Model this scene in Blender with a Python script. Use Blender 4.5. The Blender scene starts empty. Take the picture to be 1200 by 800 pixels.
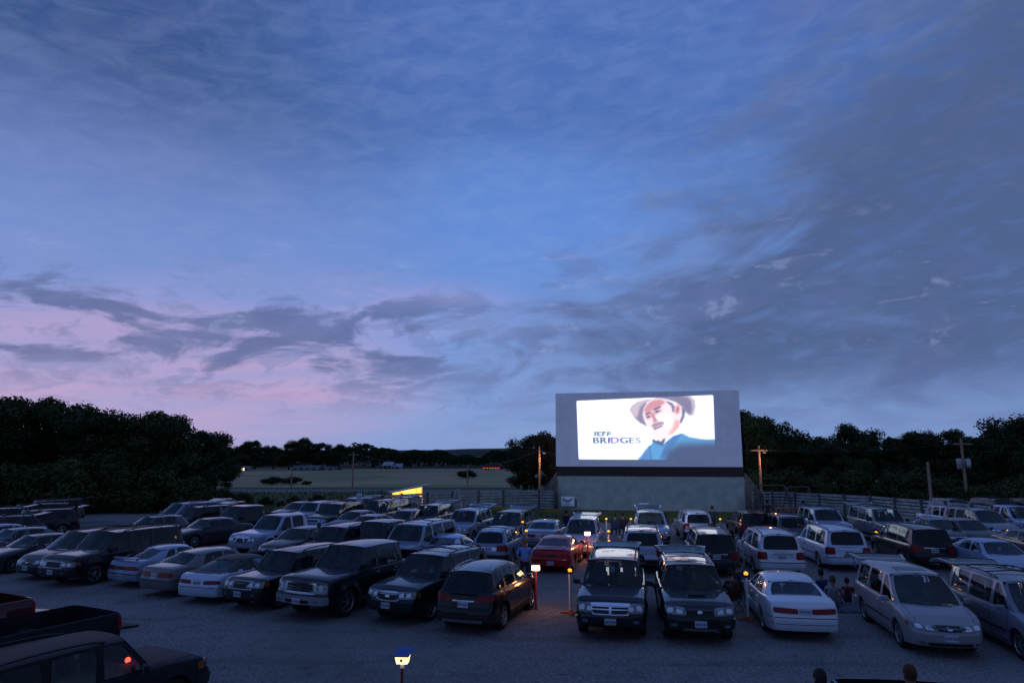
import bpy, bmesh, math, random
import numpy as np
from mathutils import Vector, Matrix
from mathutils.bvhtree import BVHTree
R = math.radians
random.seed(7)
S = bpy.context.scene
COL = S.collection

# ------------------------------------------------------------------ camera
CAM_H = 4.9
PITCH = math.atan(133 / 800)
cd = bpy.data.cameras.new('camera'); cam = bpy.data.objects.new('camera', cd); COL.objects.link(cam)
cd.lens = 24; cd.sensor_width = 36; cd.clip_end = 9000; cd.clip_start = 0.1
cam.location = (0, 0, CAM_H); cam.rotation_euler = (R(90) + PITCH, 0, 0)
S.camera = cam
SP, CP = math.sin(PITCH), math.cos(PITCH)

def ray(u, v):
    a = (u - 600) / 800; b = (400 - v) / 800
    return a, CP - b * SP, SP + b * CP
def G(u, v, z=0.0):
    """ground point that the photograph shows at pixel u, v"""
    a, y, zz = ray(u, v); t = (z - CAM_H) / zz
    return a * t, y * t
def AT(u, v, y):
    """point at distance y seen at pixel u, v"""
    a, yy, zz = ray(u, v); t = y / yy
    return Vector((a * t, y, CAM_H + zz * t))

# ------------------------------------------------------------------ node helper
class NT:
    def __init__(s, tree): s.t = tree; s.n = tree.nodes; s.l = tree.links
    def new(s, k, **kw):
        n = s.n.new(k)
        for a, b in kw.items(): setattr(n, a, b)
        return n
    def put(s, sock, v):
        if isinstance(v, bpy.types.NodeSocket): s.l.new(v, sock)
        elif v is not None:
            if isinstance(v, (tuple, list)) and len(v) == 3 and sock.type == 'RGBA': v = (*v, 1)
            sock.default_value = v
    def m(s, op, a, b=None, c=None, clamp=False):
        n = s.new('ShaderNodeMath', operation=op, use_clamp=clamp)
        s.put(n.inputs[0], a)
        if b is not None: s.put(n.inputs[1], b)
        if c is not None: s.put(n.inputs[2], c)
        return n.outputs[0]
    def vm(s, op, a, b=None):
        n = s.new('ShaderNodeVectorMath', operation=op); s.put(n.inputs[0], a)
        if b is not None:
            if op == 'SCALE': s.put(n.inputs['Scale'], b)
            else: s.put(n.inputs[1], b)
        return n.outputs[0]
    def mix(s, f, a, b, mode='MIX'):
        n = s.new('ShaderNodeMix', data_type='RGBA', blend_type=mode)
        s.put(n.inputs[0], f); s.put(n.inputs[6], a); s.put(n.inputs[7], b)
        return n.outputs[2]
    def ss(s, x, lo, hi, a=0.0, b=1.0):
        n = s.new('ShaderNodeMapRange', interpolation_type='SMOOTHSTEP')
        s.put(n.inputs[0], x); s.put(n.inputs[1], lo); s.put(n.inputs[2], hi); s.put(n.inputs[3], a); s.put(n.inputs[4], b)
        return n.outputs[0]
    def noise(s, vec, scale, detail=5, rough=0.5, dist=0.0, w=None):
        n = s.new('ShaderNodeTexNoise')
        s.put(n.inputs['Vector'], vec); n.inputs['Scale'].default_value = scale
        n.inputs['Detail'].default_value = detail; n.inputs['Roughness'].default_value = rough; n.inputs['Distortion'].default_value = dist
        return n.outputs['Fac']

def srgb(r, g, b):
    f = lambda c: (c / 12.92 if c <= .04045 else ((c + .055) / 1.055) ** 2.4)
    return f(r / 255), f(g / 255), f(b / 255)

# ------------------------------------------------------------------ world: dusk sky with cloud
W = bpy.data.worlds.new('World'); S.world = W; W.use_nodes = True
w = NT(W.node_tree); w.n.clear()
tc = w.new('ShaderNodeTexCoord'); dirv = tc.outputs['Generated']
sx = w.new('ShaderNodeSeparateXYZ'); w.put(sx.inputs[0], dirv); X, Y, Z = sx.outputs
az = w.m('MULTIPLY', w.m('ARCTAN2', X, Y), 57.2958)
el = w.m('MULTIPLY', w.m('ARCSINE', Z), 57.2958)
den = w.m('ADD', w.m('MAXIMUM', Z, 0.0), 0.16)
cx = w.new('ShaderNodeCombineXYZ'); w.put(cx.inputs[0], w.m('DIVIDE', X, den)); w.put(cx.inputs[1], w.m('DIVIDE', Y, den))
P = cx.outputs[0]
# slow warp so that the cloud edges are not isotropic
mp = w.new('ShaderNodeMapping'); w.put(mp.inputs[0], P); mp.inputs['Rotation'].default_value = (0, 0, R(24)); mp.inputs['Scale'].default_value = (0.62, 1.25, 1)
Pw = mp.outputs[0]
rampn = w.new('ShaderNodeValToRGB'); w.put(rampn.inputs[0], w.m('DIVIDE', el, 60.0))
cr = rampn.color_ramp
for p, c in ((0.0, srgb(122, 148, 196)), (0.07, srgb(118, 150, 204)), (0.16, srgb(112, 144, 204)), (0.30, srgb(92, 128, 195)), (0.43, srgb(70, 104, 170)), (0.6, srgb(66, 98, 166)), (1.0, srgb(68, 96, 160))):
    if p in (0.0, 1.0): e = cr.elements[0 if p == 0.0 else len(cr.elements) - 1]
    else: e = cr.elements.new(p)
    e.color = (*c, 1)
base = rampn.outputs[0]
# the blue gap in the upper middle
def blob(azc, elc, ra, re):
    a = w.m('DIVIDE', w.m('SUBTRACT', az, azc), ra); b = w.m('DIVIDE', w.m('SUBTRACT', el, elc), re)
    d = w.m('ADD', w.m('MULTIPLY', a, a), w.m('MULTIPLY', b, b))
    return w.ss(d, 0.0, 1.0, 1.0, 0.0)
nA = w.noise(Pw, 0.75, 6, 0.55, 0.4)
nB = w.noise(Pw, 2.2, 7, 0.58, 0.5)
nC = w.noise(P, 0.45, 4, 0.5)
base = w.mix(w.m('MULTIPLY', blob(1, 19, 17, 9), 0.6), base, srgb(88, 132, 204))
# upper left dull blue
base = w.mix(w.m('MULTIPLY', w.m('MULTIPLY', w.ss(az, -2, -32), w.ss(el, 14, 28)), w.ss(nC, 0.25, 0.7, 0.8, 1.0)), base, srgb(44, 72, 122))
# mauve veil at left
base = w.mix(w.m('MULTIPLY', w.m('MULTIPLY', w.ss(az, 8, -26), blob(-40, 13, 60, 17)), 0.50), base, srgb(112, 132, 188))
# rosy glow where the sun went down (low, left)
pk = w.m('MULTIPLY', blob(-28, 5.5, 26, 7.5), w.ss(nA, 0.36, 0.62, 0.45, 1.0))
base = w.mix(w.m('MULTIPLY', pk, 0.85), base, srgb(184, 152, 188))
pk2 = w.m('MULTIPLY', blob(-15, 11.8, 20, 3.8), w.ss(nB, 0.38, 0.62, 0.25, 1.0))
base = w.mix(w.m('MULTIPLY', pk2, 0.62), base, srgb(158, 150, 202))
# cloud bank rising to the right: everything under a slanting edge
ae = w.new('ShaderNodeCombineXYZ'); w.put(ae.inputs[0], w.m('ADD', w.m('DIVIDE', az, 20.0), w.m('MULTIPLY', el, -0.035))); w.put(ae.inputs[1], w.m('DIVIDE', el, 7.5)); w.put(ae.inputs[2], w.m('ABSOLUTE', Y))
E_ = ae.outputs[0]
n1 = w.noise(E_, 1.1, 7, 0.58, 0.7); n2 = w.noise(E_, 2.6, 8, 0.6, 0.6); n3 = w.noise(E_, 5.5, 8, 0.62, 0.5)
edge = w.m('SUBTRACT', w.m('ADD', w.m('MULTIPLY', az, 0.72), 9.5), el)
edge = w.m('ADD', edge, w.m('MULTIPLY', w.m('SUBTRACT', n1, 0.5), 26.0)); edge = w.m('ADD', edge, w.m('MULTIPLY', w.m('SUBTRACT', n2, 0.5), 16.0))
bank = w.m('MULTIPLY', w.ss(edge, -7, 11), w.ss(az, -22, 6))
bank = w.m('MULTIPLY', bank, w.ss(el, 0.5, 7, 0.35, 1.0))
base = w.mix(w.m('MULTIPLY', bank, w.ss(n2, 0.36, 0.62, 0.30, 1.0)), base, srgb(92, 113, 162))
dark = w.m('MULTIPLY', w.m('MULTIPLY', bank, w.ss(w.m('ADD', az, w.m('MULTIPLY', w.m('SUBTRACT', n1, 0.5), 60.0)), 2, 26)), w.ss(n3, 0.3, 0.62, 0.55, 1.0))
dark = w.m('MULTIPLY', dark, w.ss(el, 1, 9, 0.35, 1.0))
base = w.mix(w.m('MULTIPLY', dark, 0.95), base, srgb(54, 72, 112))
# slaty streaks in the lower right and centre
st = w.m('MULTIPLY', w.m('MULTIPLY', w.ss(n2, 0.50, 0.62), w.ss(az, -10, 6)), w.m('MULTIPLY', w.ss(el, 3.0, 7.0), w.ss(el, 19, 12)))
base = w.mix(w.m('MULTIPLY', st, 0.5), base, srgb(78, 94, 142))
# scud in the left: soft, broken, grey-blue
lo = w.m('MULTIPLY', w.m('MULTIPLY', w.ss(az, 0, -9), w.ss(w.m('ADD', w.m('MULTIPLY', n2, 0.6), w.m('MULTIPLY', nB, 0.4)), 0.475, 0.57)), w.m('MULTIPLY', w.ss(el, 3.5, 7.5), w.ss(el, 16, 11)))
base = w.mix(w.m('MULTIPLY', lo, 0.85), base, srgb(74, 94, 142))
lo2 = w.m('MULTIPLY', w.m('MULTIPLY', w.ss(az, 8, -6), w.ss(n3, 0.50, 0.60)), w.m('MULTIPLY', w.ss(el, 2.0, 5.0), w.ss(el, 15, 11)))
base = w.mix(w.m('MULTIPLY', lo2, 0.38), base, srgb(90, 104, 152))
# bright torn rims
wh = w.m('MULTIPLY', w.m('MULTIPLY', w.ss(n3, 0.57, 0.68), w.ss(n2, 0.44, 0.52)), w.m('MULTIPLY', w.ss(el, 5, 9), w.ss(el, 20, 14)))
base = w.mix(w.m('MULTIPLY', wh, 0.26), base, srgb(150, 162, 212))
# faint veil of texture over everything
base = w.mix(w.ss(n3, 0.3, 0.75, 0.0, 0.20), base, srgb(134, 154, 202))
base = w.mix(w.m('MULTIPLY', w.ss(n1, 0.5, 0.75, 0.0, 0.16), w.ss(el, 12, 24)), base, srgb(120, 126, 184))
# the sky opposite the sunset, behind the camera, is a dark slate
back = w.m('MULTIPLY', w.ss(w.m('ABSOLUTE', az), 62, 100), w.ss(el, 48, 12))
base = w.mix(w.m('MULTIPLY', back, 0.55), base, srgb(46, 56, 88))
# below the horizon
base = w.mix(w.ss(el, 0.0, -2.0), base, srgb(40, 44, 58))
sky = w.new('ShaderNodeTexSky', sky_type='NISHITA', sun_disc=False)
sky.sun_elevation = R(1.0); sky.sun_rotation = R(-35)
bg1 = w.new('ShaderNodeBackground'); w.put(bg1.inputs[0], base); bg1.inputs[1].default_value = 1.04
bg2 = w.new('ShaderNodeBackground'); w.put(bg2.inputs[0], sky.outputs[0]); bg2.inputs[1].default_value = 0.004
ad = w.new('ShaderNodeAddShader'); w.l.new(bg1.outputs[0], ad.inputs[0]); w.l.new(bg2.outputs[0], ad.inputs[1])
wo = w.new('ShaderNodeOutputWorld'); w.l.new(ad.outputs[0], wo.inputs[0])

# the last of the sunset glow: broad, very weak, from low on the left
sd = bpy.data.lights.new('sun', 'SUN'); sd.energy = 0.035; sd.angle = R(30); sd.color = (1.0, 0.72, 0.78)
so = bpy.data.objects.new('sun', sd); COL.objects.link(so)
so.rotation_euler = (R(80), 0, R(-145))
# the projector behind the camera: its stray light greys the whole screen
pd = bpy.data.lights.new('projector_beam', 'SPOT'); pd.energy = 29000; pd.spot_size = R(18.5); pd.spot_blend = 0.35; pd.color = (0.60, 0.68, 1.0); pd.shadow_soft_size = 0.1
po = bpy.data.objects.new('projector_beam', pd); COL.objects.link(po); po.location = (-3.0, -6.0, 7.5)
po.rotation_euler = (Vector((12.2, 61, 7.6)) - Vector(po.location)).to_track_quat('-Z', 'Y').to_euler()
S.view_settings.view_transform = 'Standard'; S.view_settings.look = 'None'
S.view_settings.exposure = 0.16; S.view_settings.gamma = 1.0; S.view_settings.use_curve_mapping = False

# ------------------------------------------------------------------ materials
def mat(name, col, rough=0.6, metal=0.0, coat=0.0, noise=0.0, nscale=20.0, bump=0.0, bscale=60.0, emit=None, estr=0.0, spec=None, col2=None, dist=0.02):
    m = bpy.data.materials.new(name); m.use_nodes = True
    t = NT(m.node_tree); b = t.n['Principled BSDF']
    b.inputs['Roughness'].default_value = rough; b.inputs['Metallic'].default_value = metal
    b.inputs['Coat Weight'].default_value = coat; b.inputs['Coat Roughness'].default_value = 0.06
    if spec is not None: b.inputs['Specular IOR Level'].default_value = spec
    b.inputs['Base Color'].default_value = (*col, 1)
    if noise or bump:
        c = t.new('ShaderNodeTexCoord').outputs['Object']
    if noise:
        n = t.noise(c, nscale, 6, 0.6)
        a = tuple(x * (1 - noise) for x in col); d = col2 or tuple(min(1, x * (1 + noise)) for x in col)
        t.l.new(t.mix(t.ss(n, 0.3, 0.7), a, d), b.inputs['Base Color'])
    if bump:
        n = t.noise(c, bscale, 4, 0.6)
        bn = t.new('ShaderNodeBump'); bn.inputs['Strength'].default_value = bump; bn.inputs['Distance'].default_value = dist
        t.l.new(n, bn.inputs['Height']); t.l.new(bn.outputs[0], b.inputs['Normal'])
    if emit:
        b.inputs['Emission Color'].default_value = (*emit, 1); b.inputs['Emission Strength'].default_value = estr
    return m

M = {}
# car paint takes its colour from the object, with a film of dust
m = bpy.data.materials.new('car_paint'); m.use_nodes = True; t = NT(m.node_tree); b = t.n['Principled BSDF']
oi = t.new('ShaderNodeObjectInfo'); c = t.new('ShaderNodeTexCoord').outputs['Object']
n = t.noise(c, 3.0, 6, 0.65)
sz = t.new('ShaderNodeSeparateXYZ'); t.put(sz.inputs[0], c)
low = t.m('MULTIPLY', t.ss(sz.outputs[2], 0.75, 0.25), 0.08)
dust = t.m('ADD', t.ss(n, 0.45, 0.8, 0.0, 0.02), t.m('MULTIPLY', low, t.ss(n, 0.3, 0.7)))
t.l.new(t.mix(dust, oi.outputs['Color'], (0.05, 0.05, 0.052)), b.inputs['Base Color'])
b.inputs['Metallic'].default_value = 0.25
t.l.new(t.ss(n, 0.3, 0.8, 0.30, 0.42), b.inputs['Roughness'])
b.inputs['Specular IOR Level'].default_value = 0.18; b.inputs['Coat Weight'].default_value = 0.85; t.l.new(t.ss(n, 0.4, 0.8, 0.02, 0.09), b.inputs['Coat Roughness'])
M['paint'] = m
M['faded'] = mat('faded_dark_paint', (0.012, 0.013, 0.018), 0.6, 0, 0.0, noise=0.4, nscale=2, spec=0.25)
def glassmat(name, tint, spec=(0.8, 0.9, 0.95)):
    m = bpy.data.materials.new(name); m.use_nodes = True; t = NT(m.node_tree); t.n.clear()
    tr = t.new('ShaderNodeBsdfTransparent'); tr.inputs[0].default_value = (*tint, 1)
    gl = t.new('ShaderNodeBsdfGlossy'); gl.inputs[0].default_value = (*spec, 1); gl.inputs['Roughness'].default_value = 0.03
    fr = t.new('ShaderNodeFresnel'); fr.inputs[0].default_value = 1.55
    mx = t.new('ShaderNodeMixShader'); t.l.new(fr.outputs[0], mx.inputs[0]); t.l.new(tr.outputs[0], mx.inputs[1]); t.l.new(gl.outputs[0], mx.inputs[2])
    o = t.new('ShaderNodeOutputMaterial'); t.l.new(mx.outputs[0], o.inputs[0]); return m
M['glass'] = glassmat('window_glass', (0.66, 0.74, 0.74))
M['glass_dark'] = glassmat('tinted_glass', (0.20, 0.23, 0.24))
M['plastic'] = mat('black_plastic', (0.018, 0.018, 0.02), 0.55, bump=0.2, bscale=200)
M['seam'] = mat('panel_gap', (0.006, 0.006, 0.007), 0.8)
M['chrome'] = mat('chrome', (0.72, 0.74, 0.77), 0.12, 1.0)
M['alu'] = mat('brushed_alloy', (0.50, 0.51, 0.53), 0.3, 0.9)
M['tyre'] = mat('tyre_rubber', (0.014, 0.014, 0.015), 0.85, bump=0.3, bscale=90)
M['lens'] = mat('headlamp_lens', (0.20, 0.21, 0.23), 0.1, 0.5, 1.0, noise=0.5, nscale=30)
M['reflector'] = mat('lamp_reflector', (0.85, 0.87, 0.92), 0.35, 0.4, 0.6)
M['red'] = mat('tail_lamp_red', (0.26, 0.006, 0.008), 0.3, 0, 0.25, noise=0.35, nscale=25, spec=0.3)
M['amber_l'] = mat('amber_lens', (0.30, 0.085, 0.02), 0.25, 0, 0.4)
M['plate'] = mat('plate_white', (0.55, 0.58, 0.66), 0.45)
M['ink'] = mat('plate_ink', (0.05, 0.06, 0.16), 0.5)
M['seat'] = mat('seat_cloth', (0.13, 0.13, 0.14), 0.9, noise=0.3)
M['int'] = mat('cabin_trim', (0.045, 0.045, 0.05), 0.8)

# ------------------------------------------------------------------ mesh helpers
def newmesh(name, verts, faces, mats, fm=None, smooth=True, angle=38):
    me = bpy.data.meshes.new(name); me.from_pydata([tuple(v) for v in verts], [], faces)
    for x in (mats if isinstance(mats, (list, tuple)) else [mats]): me.materials.append(x)
    if fm: me.polygons.foreach_set('material_index', fm)
    bm = bmesh.new(); bm.from_mesh(me)
    bmesh.ops.remove_doubles(bm, verts=bm.verts, dist=0.0004)
    bmesh.ops.dissolve_degenerate(bm, dist=0.0003, edges=bm.edges)
    bm.to_mesh(me); bm.free()
    if smooth:
        me.shade_smooth(); me.set_sharp_from_angle(angle=R(angle))
    me.update(); return me

class MB:
    """collects pieces of one mesh"""
    def __init__(s): s.v = []; s.f = []; s.k = []; s.cur = 0
    def add(s, vs, fs, k=None):
        o = len(s.v); s.v += [Vector(q) for q in vs]; s.f += [tuple(i + o for i in q) for q in fs]
        s.k += [s.cur if k is None else k] * len(fs); return s
    def box(s, c, d, rot=None, k=None, bev=0.0):
        cx, cy, cz = c; a, b_, h = d[0] / 2, d[1] / 2, d[2] / 2
        if bev:
            bm = bmesh.new(); bmesh.ops.create_cube(bm, size=1.0)
            for q in bm.verts: q.co = Vector((q.co.x * d[0], q.co.y * d[1], q.co.z * d[2]))
            bmesh.ops.bevel(bm, geom=list(bm.edges), offset=bev, segments=2, affect='EDGES', profile=0.6)
            bm.verts.ensure_lookup_table()
            vs = [q.co.copy() for q in bm.verts]; fs = [[q.index for q in f.verts] for f in bm.faces]; bm.free()
        else:
            vs = [Vector((x, y, z)) for x in (-a, a) for y in (-b_, b_) for z in (-h, h)]
            fs = [(0, 1, 3, 2), (4, 6, 7, 5), (0, 4, 5, 1), (2, 3, 7, 6), (0, 2, 6, 4), (1, 5, 7, 3)]
        if rot is not None: vs = [rot @ q for q in vs]
        return s.add([q + Vector(c) for q in vs], fs, k)
    def tube(s, pts, r, n=8, k=None, cap=True):
        pts = [Vector(p) for p in pts]; rs = r if isinstance(r, (list, tuple)) else [r] * len(pts)
        vs = []; fs = []; prev = None
        for i, p in enumerate(pts):
            d = (pts[min(i + 1, len(pts) - 1)] - pts[max(i - 1, 0)]).normalized()
            if prev is None:
                a = d.orthogonal().normalized()
            else:
                a = (prev - d * prev.dot(d)).normalized()
            prev = a; bb = d.cross(a)
            for j in range(n):
                th = 2 * math.pi * j / n; vs.append(p + (a * math.cos(th) + bb * math.sin(th)) * rs[i])
        for i in range(len(pts) - 1):
            for j in range(n): fs.append((i * n + j, i * n + (j + 1) % n, (i + 1) * n + (j + 1) % n, (i + 1) * n + j))
        if cap: fs.append(tuple(range(n))[::-1]); fs.append(tuple((len(pts) - 1) * n + j for j in range(n)))
        return s.add(vs, fs, k)
    def lathe(s, prof, axis='z', n=24, c=(0, 0, 0), k=None, closed=False):
        vs = []; fs = []; m_ = len(prof)
        for j in range(n):
            th = 2 * math.pi * j / n; cs, sn = math.cos(th), math.sin(th)
            for r, h in prof:
                q = {'z': (r * cs, r * sn, h), 'y': (r * cs, h, r * sn), 'x': (h, r * cs, r * sn)}[axis]
                vs.append(Vector(q) + Vector(c))
        for j in range(n):
            for i in range(m_ if closed else m_ - 1):
                a = j * m_ + i; b_ = j * m_ + (i + 1) % m_; c_ = ((j + 1) % n) * m_ + (i + 1) % m_; d = ((j + 1) % n) * m_ + i
                fs.append((a, b_, c_, d))
        return s.add(vs, fs, k)
    def mesh(s, name, mats, smooth=True, angle=38): return newmesh(name, s.v, s.f, mats, s.k, smooth, angle)

def link(name, me, parent=None, loc=None, kind=None, label=None, cat=None, group=None, color=None):
    o = bpy.data.objects.new(name, me); COL.objects.link(o)
    if parent: o.parent = parent
    if loc is not None: o.location = loc
    if kind: o['kind'] = kind
    if label: o['label'] = label
    if cat: o['category'] = cat
    if group: o['group'] = group
    if color: o.color = (*color, 1)
    return o
def thing(name, label, cat, loc=(0, 0, 0), rz=0.0, group=None):
    o = link(name, None, None, loc, None, label, cat, group); o.rotation_euler = (0, 0, rz); return o

# ------------------------------------------------------------------ vehicles
def interp(tab, x):
    if x <= tab[0][0]: return tab[0][1]
    for (a, fa), (b, fb) in zip(tab, tab[1:]):
        if x <= b:
            q = (x - a) / (b - a) if b > a else 0
            return fa + (fb - fa) * q
    return tab[-1][1]
def sstep(q): q = max(0, min(1, q)); return q * q * (3 - 2 * q)

def wheel_meshes(r, w, style):
    t_ = MB(); ri = r * 0.66
    prof = [(ri, -w * .46), (r * .90, -w * .5), (r * .975, -w * .44), (r, -w * .3), (r, w * .3), (r * .975, w * .44), (r * .90, w * .5), (ri, w * .46)]
    t_.lathe(prof, 'y', 28)
    tm = t_.mesh('tyre', M['tyre'])
    g = MB()
    g.lathe([(ri * 1.02, w * .44), (ri * .93, w * .46), (ri * .90, w * .36), (ri * .86, w * .1), (0.001, w * .08)], 'y', 28, k=1 if style != 'steel' else 0)
    g.lathe([(ri * 1.03, w * .40), (ri * 1.03, w * .47), (ri * .94, w * .485), (ri * .90, w * .40)], 'y', 28, k=0)
    ns = {'five': 5, 'six': 6, 'seven': 7, 'steel': 9}[style]
    for i in range(ns):
        th = 2 * math.pi * i / ns + .3
        Rm = Matrix.Rotation(-th, 3, 'Y')
        ww = r * (.20 if style == 'five' else .15 if style == 'six' else .11)
        vs = [Rm @ Vector(q) for q in ((r * .08, w * .42, -ww * .6), (r * .08, w * .42, ww * .6), (ri * .92, w * .45, ww * .42), (ri * .92, w * .45, -ww * .42),
                                      (r * .08, w * .2, -ww * .5), (r * .08, w * .2, ww * .5), (ri * .92, w * .25, ww * .3), (ri * .92, w * .25, -ww * .3))]
        g.add(vs, [(0, 1, 2, 3), (0, 4, 5, 1), (1, 5, 6, 2), (2, 6, 7, 3), (3, 7, 4, 0)], 0)
    g.lathe([(r * .15, w * .35), (r * .15, w * .44), (r * .11, w * .47), (0.001, w * .475)], 'y', 14, k=0)
    return tm, g.mesh('rim', [M['alu'], M['plastic']])

def build_kind(p):
    """returns the parts of one vehicle: (name, mesh, parent index, location, colour flag)"""
    L, Wd, H = p['L'], p['W'], p['H']; r = p['r']; xf, xr = p['xf'], p['xr']
    zs = p['sill']; hl = L / 2; hw = Wd / 2; Ra = r + p.get('gap', .055)
    top = p['top']                     # (x, z) of the deck line from rear to front
    bed = p.get('bed')
    fp, rp = p['fprof'], p['rprof']    # nose and tail profile: (z, dx)
    rf, rr = p.get('rf', .45), p.get('rr', .35); kf, kr = p.get('kf', .26), p.get('kr', .16)
    def plan(x):
        d = hl - x; e = hl + x; q = 1.0
        if d < rf: q -= kf * (1 - math.sqrt(max(0, 1 - (1 - d / rf) ** 2)))
        if e < rr: q -= kr * (1 - math.sqrt(max(0, 1 - (1 - e / rr) ** 2)))
        q -= p.get('taper', .03) * sstep((abs(x) - hl * .45) / (hl * .55))
        return q
    def ztop(x): return interp(top, x)
    def zlow(x):
        z = zs
        if hl - x < .5: z = zs + (p.get('nose_lift', .02)) * sstep((.5 - (hl - x)) / .5)
        if hl + x < .7: z = zs + (p.get('tail_lift', .06)) * sstep((.7 - (hl + x)) / .7)
        for c in (xf, xr):
            if abs(x - c) < Ra: z = max(z, r + math.sqrt(Ra * Ra - (x - c) ** 2))
        return z
    def shear(x, z):
        d = hl - x; e = hl + x
        if d < .7: x += interp(fp, z) * sstep((.7 - d) / .7)
        if e < .5: x -= interp(rp, z) * sstep((.5 - e) / .5)
        return x
    zb = p['belt']
    def sidey(x, z):
        q = (z - zs) / (zb - zs); y = hw * (1 - .19 * (q - .52) ** 2) * plan(x)
        fl = p.get('flare', .012)
        for c in (xf, xr):
            d = math.hypot(x - c, z - r) - Ra
            if -.001 <= d < .11: y += fl * (1 - (d / .11)) ** .5
        return y
    xs = set([-hl, hl])
    for k in range(1, 9): xs.add(hl - rf * (1 - math.cos(k / 8 * math.pi / 2))); xs.add(-hl + rr * (1 - math.cos(k / 8 * math.pi / 2)))
    for c in (xf, xr):
        for k in range(13): xs.add(c + Ra * math.cos(math.pi * k / 12))
        for e in (.0015, .04, .08, .12): xs.add(c - Ra - e); xs.add(c + Ra + e)
    x = -hl
    while x < hl:
        if min(abs(x - q) for q in xs) > .07: xs.add(x)
        x += .17
    for q, _ in top: xs.add(q)
    if bed: xs.update([bed[0], bed[0] + .004, bed[1], bed[1] - .004])
    xs = sorted(q for q in xs if -hl <= q <= hl)
    NL = 9; vs = []; fs = []; rings = []
    for x in xs:
        zt = ztop(x); zl = zlow(x); ring = []
        zsh = zt - .06
        y0 = sidey(x, max(zl, zs))
        ring.append((0, zl)); ring.append((y0 * .80, zl))
        for k in range(NL):
            zk = zs + (zsh - zs) * k / (NL - 1); zk = max(zk, zl)
            ring.append((sidey(x, min(zk, zsh)), zk))
        wsh = sidey(x, zsh)
        inb = bed and bed[0] < x < bed[1]
        if inb:
            fl = bed[2]
            ring += [(wsh * .985, zt - .012), (wsh - .05, zt), (wsh - .09, fl), (wsh * .5, fl), (0, fl)]
        else:
            cr_ = .0 if p['cab'][0] < x < p['cab'][1] else p.get('crown', .035)
            e = min(hl - x, hl + x); cr_ *= min(1, e / .3 + .3)
            ring += [(wsh * .975, zt - .02), (wsh * .91, zt), (wsh * .80, zt + cr_ * .5), (wsh * .45, zt + cr_ * .9), (0, zt + cr_)]
        rings.append(ring)
    n = len(rings[0]); full = 2 * n - 2
    for i, x in enumerate(xs):
        rg = rings[i]; seq = [(y, z) for y, z in rg] + [(-y, z) for y, z in rg[-2:0:-1]]
        for y, z in seq: vs.append(Vector((shear(x, z), y, z)))
    for i in range(len(xs) - 1):
        for j in range(full):
            a = i * full + j; b_ = i * full + (j + 1) % full; fs.append((a, b_, b_ + full, a + full))
    # rounded caps at both ends
    for end, bulge in ((0, -p.get('rbulge', .05)), (len(xs) - 1, p.get('fbulge', .09))):
        rg = rings[end]; cols = 8; grid = []
        for y, z in rg[1:]:
            row = []
            for c in range(cols + 1):
                q = 1 - 2 * c / cols; yy = y * q
                row.append(len(vs)); vs.append(Vector((shear(xs[end], z) + bulge * (1 - q * q) * min(1, y / (hw * .4)), yy, z)))
            grid.append(row)
        for a, b_ in zip(grid, grid[1:]):
            for c in range(cols): fs.append((a[c], a[c + 1], b_[c + 1], b_[c]) if end else (a[c + 1], a[c], b_[c], b_[c + 1]))
    # ---------------- greenhouse
    side = p['cols']      # list of (x at belt, x at roof, 'w' if the panel AFTER it is a window, glass type)
    wbf, wrf = p.get('wbelt', .925), p['wroof']
    a0, a1 = side[0][0], side[0][1]; d0, d1 = side[-1][0], side[-1][1]
    def roofz(x):
        q = (x - d1) / (a1 - d1); arch = p.get('arch', .05)
        return H - .07 - arch * (2 * q - 1 - p.get('ashift', .1)) ** 2
    def gp(xb, xt, tt, sy=1):
        pb = Vector((xb, hw * wbf * plan(xb) * (1 - .03 * sstep((abs(xb - (a0 + d0) / 2) / (a0 - d0) * 2 - .6) / .4)), ztop(xb) - .035))
        pt = Vector((xt, hw * wrf * (1 - .04 * sstep((abs(xt - (a1 + d1) / 2) / (a1 - d1) * 2 - .6) / .4)), roofz(xt)))
        q = pb.lerp(pt, tt); q.y += .018 * math.sin(math.pi * tt); q.y *= sy; return q
    T0, T1 = p.get('wt', (.07, .93)); parts_glass = []
    def ringpts(nn, k=.0):
        o = []
        for i in range(nn): o.append((-1 + 2 * i / nn, -1))
        for i in range(nn): o.append((1, -1 + 2 * i / nn))
        for i in range(nn): o.append((1 - 2 * i / nn, 1))
        for i in range(nn): o.append((-1, 1 - 2 * i / nn))
        if k: o = [(s_ * math.sqrt(1 - k * t_ * t_ / 2), t_ * math.sqrt(1 - k * s_ * s_ / 2)) for s_, t_ in o]
        return o
    def window(surf, box, flip, gname, gm, openw=False):
        """panel with a rounded window cut in it; surf(s,t) on 0..1, box = window limits"""
        s0, s1, t0, t1 = box; nn = 8
        outer = [surf((1 + a) / 2, (1 + b_) / 2) for a, b_ in ringpts(nn)]
        inner_p = [(s0 + (s1 - s0) * (1 + a) / 2, t0 + (t1 - t0) * (1 + b_) / 2) for a, b_ in ringpts(nn, .16)]
        inner = [surf(a, b_) for a, b_ in inner_p]
        e = .01; cs, ct = (s0 + s1) / 2, (t0 + t1) / 2
        c0 = surf(cs, ct); nrm = (surf(cs + e, ct) - c0).cross(surf(cs, ct + e) - c0).normalized()
        if flip: nrm = -nrm
        o = len(vs); N = 4 * nn; vs.extend(outer); vs.extend(inner); vs.extend([q - nrm * .014 for q in inner])
        for a in range(N):
            b_ = (a + 1) % N
            f1 = (o + a, o + b_, o + N + b_, o + N + a); f2 = (o + N + a, o + N + b_, o + 2 * N + b_, o + 2 * N + a)
            fs.append(f1[::-1] if flip else f1); fs.append(f2[::-1] if flip else f2)
        if openw: return
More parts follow.
